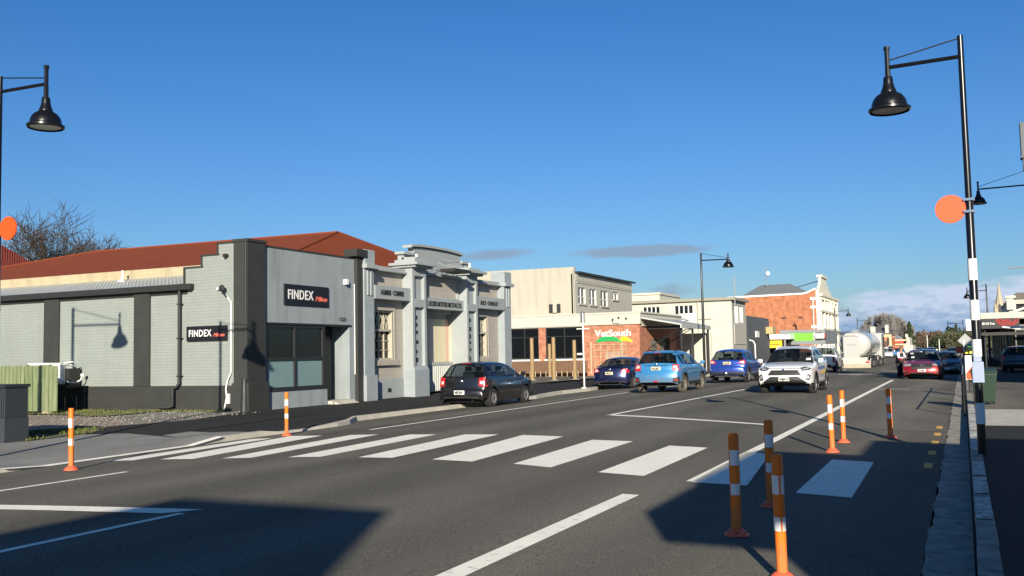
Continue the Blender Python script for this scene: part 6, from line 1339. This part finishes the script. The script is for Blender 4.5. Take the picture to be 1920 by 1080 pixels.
hx_=c.bv.ray_cast(Vector((6,0,.80)),Vector((-1,0,0)))[0]; mb=MB(); mb.prism([(-.06,.73),(-.04,.73),(-.03,.79),(.03,.79),(.04,.73),(.06,.73),(.07,.86),(.04,.86),(.035,.81),(-.035,.81),(-.04,.86),(-.07,.86)],'x',hx_.x-.01,hx_.x+.025); mb.build('badge',M_chrome,c.root)
plate(c,'front',.56,'LPG482'); P('sticker',[(-.5,1.15),(-.35,1.15),(-.35,1.22),(-.5,1.22)],'front',M_white,.01); P('papers',[(-.55,1.34),(-.4,1.34),(-.4,1.4),(-.55,1.4)],'front',M_white,.01)
shell_detail(c,[(1.3,1.0),(1.95,1.0),(2.95,1.0)],[(1.4,.93)],.36)
# --- silver-grey sedan behind it
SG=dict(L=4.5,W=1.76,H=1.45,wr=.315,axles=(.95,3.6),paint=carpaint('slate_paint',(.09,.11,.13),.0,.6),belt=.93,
 out=[(.08,.24),(.0,.34),(-.03,.56),(.02,.78),(.10,.97),(.5,1.02),(1.0,1.2),(1.38,1.38),(1.9,1.45),(2.4,1.44),(2.85,1.33),(3.4,1.02),(3.8,.92),(4.2,.8),(4.42,.62),(4.48,.4),(4.42,.24)],
 rear_glass=(.55,1.4,1.04,1.40),front_glass=(2.75,3.42),side_glass=(.95,3.25),pillars=[(2.0,2.1)],rf=.2)
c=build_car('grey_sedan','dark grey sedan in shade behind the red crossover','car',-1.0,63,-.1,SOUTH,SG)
for sg_ in (1,-1): c.patch('headlight',[(sg_*.5,.66),(sg_*.8,.72),(sg_*.82,.62),(sg_*.6,.57)],'front',M_head,.01)
c.patch('grille',[(-.36,.55),(.36,.55),(.42,.72),(-.42,.72)],'front',M_plast,.01); plate(c,'front',.45,'HKT51')
# --- hatch in the shade on the right
SD=dict(S0:=dict(L=3.97,W=1.70,H=1.46,wr=.305,axles=(.72,3.19),belt=lambda x:.93+.05*max(0,1-x/1.6),
 out=[(.06,.24),(.0,.32),(-.02,.50),(.02,.60),(.07,.64),(.10,.80),(.15,.97),(.30,1.18),(.46,1.365),(.62,1.425),(1.1,1.462),(1.8,1.445),(2.25,1.38),(2.6,1.22),(3.02,.985),(3.35,.92),(3.68,.82),(3.87,.68),(3.95,.5),(3.96,.34),(3.92,.24)],
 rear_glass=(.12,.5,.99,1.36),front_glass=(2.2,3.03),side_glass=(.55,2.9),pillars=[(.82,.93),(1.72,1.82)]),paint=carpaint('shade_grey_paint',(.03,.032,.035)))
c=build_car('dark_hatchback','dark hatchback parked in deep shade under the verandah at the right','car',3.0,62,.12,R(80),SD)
for sg_ in (1,-1): c.patch('tail_light',[(sg_*.60,.70),(sg_*.82,.66),(sg_*.84,.80),(sg_*.78,.97),(sg_*.60,.95)],'rear',M_tail,.008)
# --- far cars
def far_car(label,x,y,h,colr,pn,nm='parked_car'):
    d=dict(S0); d['paint']=carpaint(pn,colr); c=build_car(nm,label,'car',x,y,zroad(max(-14,x)),h,d,group='small cars at the far end of the street')
    for sg_ in (1,-1): c.patch('headlight',[(sg_*.5,.62),(sg_*.78,.68),(sg_*.8,.58),(sg_*.6,.53)],'front',M_head,.01); c.patch('tail_light',[(sg_*.60,.70),(sg_*.82,.66),(sg_*.78,.95),(sg_*.60,.95)],'rear',M_tail,.008)
far_car('small red far car just right of the tanker',-10.3,122,SOUTH,(.5,.05,.05),'far_red')
far_car('small white far car between the red far car and the officer',-10.0,150,SOUTH,(.7,.7,.7),'far_white')
far_car('small light blue far car left of the officer',-9.3,165,SOUTH,(.08,.25,.6),'far_blue')
far_car('dark far car at the end of the right kerb line',-1.2,140,SOUTH,(.06,.07,.08),'far_dark')
far_car('white far car behind the roof of the red crossover',-4.8,170,SOUTH,(.7,.7,.7),'far_white2')
far_car('second white far car, deeper in the street above the red crossover',-9.0,235,SOUTH,(.65,.65,.62),'far_white3')
# --- white double cab utility
S=dict(L=5.2,W=1.85,H=1.80,wr=.38,axles=(1.15,4.2),zb=.42,clad=True,paint=carpaint('ute_white',(.66,.66,.65),.2,.0,.5),belt=1.12,mirm=M_plast,
 out=[(.05,.5),(.0,.6),(-.01,.9),(.0,1.12),(.05,1.15),(1.5,1.15),(1.62,1.2),(1.72,1.5),(1.85,1.72),(2.1,1.79),(2.9,1.8),(3.25,1.73),(3.6,1.45),(3.95,1.2),(4.4,1.14),(4.95,1.05),(5.12,.88),(5.18,.65),(5.1,.5)],
 rear_glass=(1.6,1.86,1.25,1.7),front_glass=(3.2,3.95),side_glass=(1.85,3.75),pillars=[(2.6,2.72)],rr=.03)
c=build_car('white_pickup','white double cab pickup behind the white sport utility vehicle, seen from behind','pickup',-8.35,66.5,.02,NORTH,S)
P=c.patch
for sg_ in (1,-1): P('tail_light',[(sg_*.80,.75),(sg_*.9,.75),(sg_*.9,1.08),(sg_*.80,1.08)],'rear',M_tail,.01)
P('rear_bumper',[(-.88,.5),(.88,.5),(.88,.66),(-.88,.66)],'rear',M_chrome,.03); plate(c,'rear',.58,'KDW94'); shell_detail(c,[(1.9,1.1),(2.66,1.1),(3.6,1.1)],[(2.05,1.0),(2.9,1.0)],.5)
mb=MB()
for y in (-.35,0,.35): mb.box(-.3,-.2,y-.06,y+.06,1.79,1.86)
mb.build('roof_light',M_white,c.root)
# --- milk tanker
B=thing('tanker_truck','white tanker truck with a rounded tank in the far left lane','truck',(-7.55,78,-.08),0)
M_tank=mat('tank_white',(.42,.42,.405),.22,.03,2,coat=.4); M_tanks=mat('tank_steel',(.55,.57,.58),.25,.1,2,metal=.7)
mb=MB(); K=22
def ringy(y,rx,rz,zc): return [(rx*math.cos(2*math.pi*k/K),y,zc+rz*math.sin(2*math.pi*k/K)) for k in range(K)]
secs=[(.0,.25,.22),(.03,.7,.62),(.12,.98,.86),(.35,1.16,1.0),(.7,1.18,1.02),(9.6,1.18,1.02),(9.9,1.1,.95),(10.0,.5,.45)]
V=[];
for y,rx,rz in secs: V+=ringy(y,rx,rz,2.0)
Fs=[(i*K+k,i*K+(k+1)%K,(i+1)*K+(k+1)%K,(i+1)*K+k) for i in range(len(secs)-1) for k in range(K)]+[tuple(range(K))[::-1]]
mb.add(V,Fs); tk=mb.build('tank',M_tank,B,smooth=35)
mb=MB()
for y in (.5,3.4,6.5,9.4): mb.lathe([(1.0,0),(1.0,.12)],(0,0,0),4) if False else mb.add(ringy(y,1.2,1.04,2.0)+ringy(y+.1,1.2,1.04,2.0),[(k,(k+1)%K,K+(k+1)%K,K+k) for k in range(K)])
mb.box(-.25,.25,1,9.3,3.0,3.12); mb.build('tank_band',M_tanks,tk)
mb=MB(); mb.box(-.82,.38,-.3,.4,.95,2.62); mb.prism([(-.82,2.62),(.38,2.62),(.15,2.88),(-.6,2.88)],'y',-.25,.4); mb.build('rear_cabinet',M_tank,B,bevel=.08)
mb=MB(); mb.box(-.55,.15,-.32,-.3,1.95,2.0); mb.build('cabinet_handle',M_tanks,B)
mb=MB(); mb.box(-1.15,1.15,-.45,-.3,.5,.75); mb.box(-1.15,1.15,-.47,-.44,.12,.52,1); mb.box(-.9,.9,-.3,9.8,.75,1.0); mb.build('rear_bumper',[M_crw,mat('mud_flap_cream','#a39c88',.7,.1,3)],B)
for s in (-1,1):
    for zz in (.62,): mb=MB(); mb.box(s*.95-.14,s*.95+.14,-.48,-.45,.58,.7); mb.build('tail_light',M_tail,B)
mb=MB()
for s in (-1,1):
    mb.box(s*1.18-.06,s*1.18+.06,.2,6,1.05,1.12); mb.tube([(s*1.2,-.1,1.6),(s*1.2,-.1,.8)],.03,6)
mb.tube([(1.22,.3,1.3),(1.22,4,1.3)],.05,6); mb.box(1.0,1.22,3.0,3.6,.4,1.1); mb.build('side_rail',M_steel,B)
for y in (1.4,2.7,4.0,8.2,9.5,13.0):
    for s in (-1,1):
        mb=MB(); mb.lathe([(.3,-.14),(.48,-.14),(.52,-.1),(.52,.1),(.48,.14),(.3,.14)],(s*1.05,y,.52),20,'y' if False else 'x'); w=mb.build('wheel',M_rubber,B,smooth=40); mb=MB(); mb.lathe([(.28,0),(.2,.1),(.1,.1)],(s*1.05+(.06 if s>0 else -.16),y,.52),14,'x'); mb.build('rim',M_tanks,w)
        if y in (1.4,4.0,8.2): mb=MB(); P_=[(s*1.05,y+.62*math.cos(t),.52+.62*math.sin(t)) for t in [R(20+140*i/8) for i in range(9)]]; mb.tube(P_,.05,5); mb.build('mudguard',M_tank,B)
mb=MB(); mb.box(-1.2,1.2,10.7,13.9,.8,3.0); mb.build('cab',M_tank,B,bevel=.12); mb=MB(); mb.box(-1.0,1.0,13.9,13.93,1.8,2.7); mb.build('windscreen',M_cgl,B)
mb=MB(); mb.box(1.205,1.22,12.4,13.6,1.8,2.6); mb.box(-1.22,-1.205,12.4,13.6,1.8,2.6); mb.build('side_window',M_cgl,B)
for s in (-1,1): mb=MB(); mb.tube([(s*1.2,13.7,2.6),(s*1.5,13.9,2.7),(s*1.5,13.9,2.0)],.025,5); mb.box(s*1.5-.1,s*1.5+.1,13.85,13.95,1.9,2.6); mb.build('mirror',M_plast,B)
# --- ------------------------------------------------------------ officer at the driver's window
B=thing('person','officer in a dark vest and trousers with pale sleeves, leaning to the red crossover','person',(-2.95,51.9,zroad(-3.2)-.06),R(-40))
def skinned(name,J,E_,m,parent,root=0,sub=2):
    me=bpy.data.meshes.new(name); bm=bmesh.new(); sk=bm.verts.layers.skin.verify(); vs=[bm.verts.new(p[:3]) for p in J]
    for a,b in E_: bm.edges.new((vs[a],vs[b]))
    for i,(v,p) in enumerate(zip(vs,J)):
        v[sk].radius=(p[3],p[4] if len(p)>4 else p[3]); v[sk].use_root=(i==root)
    bm.to_mesh(me); bm.free(); me.materials.append(m)
    o=bpy.data.objects.new(name,me); col.objects.link(o); o.parent=parent
    s=o.modifiers.new('skin','SKIN'); s.use_smooth_shade=True; u=o.modifiers.new('sub','SUBSURF'); u.levels=sub; u.render_levels=sub
    dg=bpy.context.evaluated_depsgraph_get(); ev=o.evaluated_get(dg); nm=bpy.data.meshes.new_from_object(ev); o.modifiers.clear(); o.data=nm; nm.name=name
    if not nm.materials: nm.materials.append(m)
    for p in nm.polygons: p.use_smooth=True
    return o
M_skin=mat('skin',(.42,.24,.17),.6,.08,10); M_vest=mat('dark_vest',(.02,.024,.026),.7,.2,8); M_trou=mat('dark_trousers',(.012,.013,.018),.8,.2,8); M_shirt=mat('pale_shirt',(.55,.58,.62),.7,.08,8); M_hair=mat('light_brown_hair',(.18,.12,.07),.7,.2,20)
# local frame: +x forwards (to the car), +y left
J=[(0,0,.92,.15,.12),(.03,0,1.10,.14,.12),(.09,0,1.28,.14,.10),(.13,0,1.41,.10,.08),(.17,0,1.50,.05,.05),(.20,0,1.58,.075,.085),(.215,0,1.68,.07,.085),
 (.13,.19,1.40,.06),(.20,.25,1.14,.045),(.42,.18,1.12,.035),(.50,.15,1.13,.028),
 (.13,-.19,1.40,.06),(.22,-.24,1.14,.045),(.46,-.14,1.16,.035),(.54,-.11,1.17,.028),
 (0,.10,.86,.085),(.03,.13,.48,.055),(-.02,.13,.10,.045),(.10,.14,.045,.04),
 (0,-.10,.86,.085),(.10,-.13,.48,.055),(.03,-.13,.10,.045),(.15,-.14,.045,.04)]
E_=[(0,1),(1,2),(2,3),(3,4),(4,5),(5,6),(3,7),(7,8),(8,9),(9,10),(3,11),(11,12),(12,13),(13,14),(0,15),(15,16),(16,17),(17,18),(0,19),(19,20),(20,21),(21,22)]
body=skinned('body',J,E_,M_skin,B)
g=lambda p,k:(*p[:3],*(r*1.0+k for r in p[3:]))
B.scale=(.93,.93,.93)
skinned('vest',[(-.01,0,.84,.20,.18),(0,0,.95,.21,.18),(.03,0,1.12,.20,.17),(.09,0,1.28,.235,.17),(.13,0,1.40,.19,.13),(.15,0,1.46,.09,.08)],[(0,1),(1,2),(2,3),(3,4),(4,5)],M_vest,B)
for a in (7,11): skinned('sleeve',[(J[a][0]-.01,J[a][1]*.55,1.425,.085),g((*J[a][:3],.07),.022),g(J[a+1],.028),g(J[a+2],.02)],[(0,1),(1,2),(2,3)],M_shirt,B)
for a in (15,19): skinned('trouser_leg',[g((J[a][0],J[a][1]*.9,.92,.085),.03),g(J[a],.03),g(J[a+1],.03),g(J[a+2],.03)],[(0,1),(1,2),(2,3)],M_trou,B)
for a in (17,21): skinned('shoe',[g((J[a][0]-.03,J[a][1],.06,.05),.01),g((J[a][0]+.16,J[a][1]+.0,.045,.042),.01)],[(0,1)],M_dark,B)
mb=MB(); mb.lathe([(.095,-.02),(.105,.04),(.09,.09),(.05,.125),(.0,.13)],(.195,0,1.66),14,capt=False); mb.build('hair',M_hair,B,smooth=60)
fc=MB()
for s in (-1,1): fc.lathe([(.001,0),(.012,.004),(.001,.008)],(.288,s*.032,1.655),8,'x')
fc.hexa([(.28,-.012,1.61),(.315,-.014,1.61),(.315,.014,1.61),(.28,.012,1.61)],[(.285,-.006,1.655),(.292,-.006,1.655),(.292,.006,1.655),(.285,.006,1.655)]); fc.build('face_features',mat('face_dark',(.2,.1,.08),.6),B)
for (a,s) in ((10,1),(14,-1)):
    hx,hy,hz=J[a][:3]; skinned('hand',[(hx,hy,hz,.028,.02),(hx+.08,hy,hz-.01,.036,.016)],[(0,1)],M_skin,B,sub=1)
    for k in range(4):
        fy=hy+(k-1.5)*.019; ln_=[.062,.072,.068,.05][k]; skinned('finger',[(hx+.09,fy,hz-.01,.009),(hx+.09+ln_*.55,fy,hz-.02,.008),(hx+.09+ln_,fy,hz-.045,.007)],[(0,1),(1,2)],M_skin,B,sub=1)
    skinned('thumb',[(hx+.035,hy-s*.03,hz,.011),(hx+.07,hy-s*.055,hz-.005,.01),(hx+.1,hy-s*.06,hz-.02,.008)],[(0,1),(1,2)],M_skin,B,sub=1)
# ------------------------------------------------------------------ tidy: working notes off the objects
for o in bpy.data.objects:
    if '_o' in o: del o['_o']
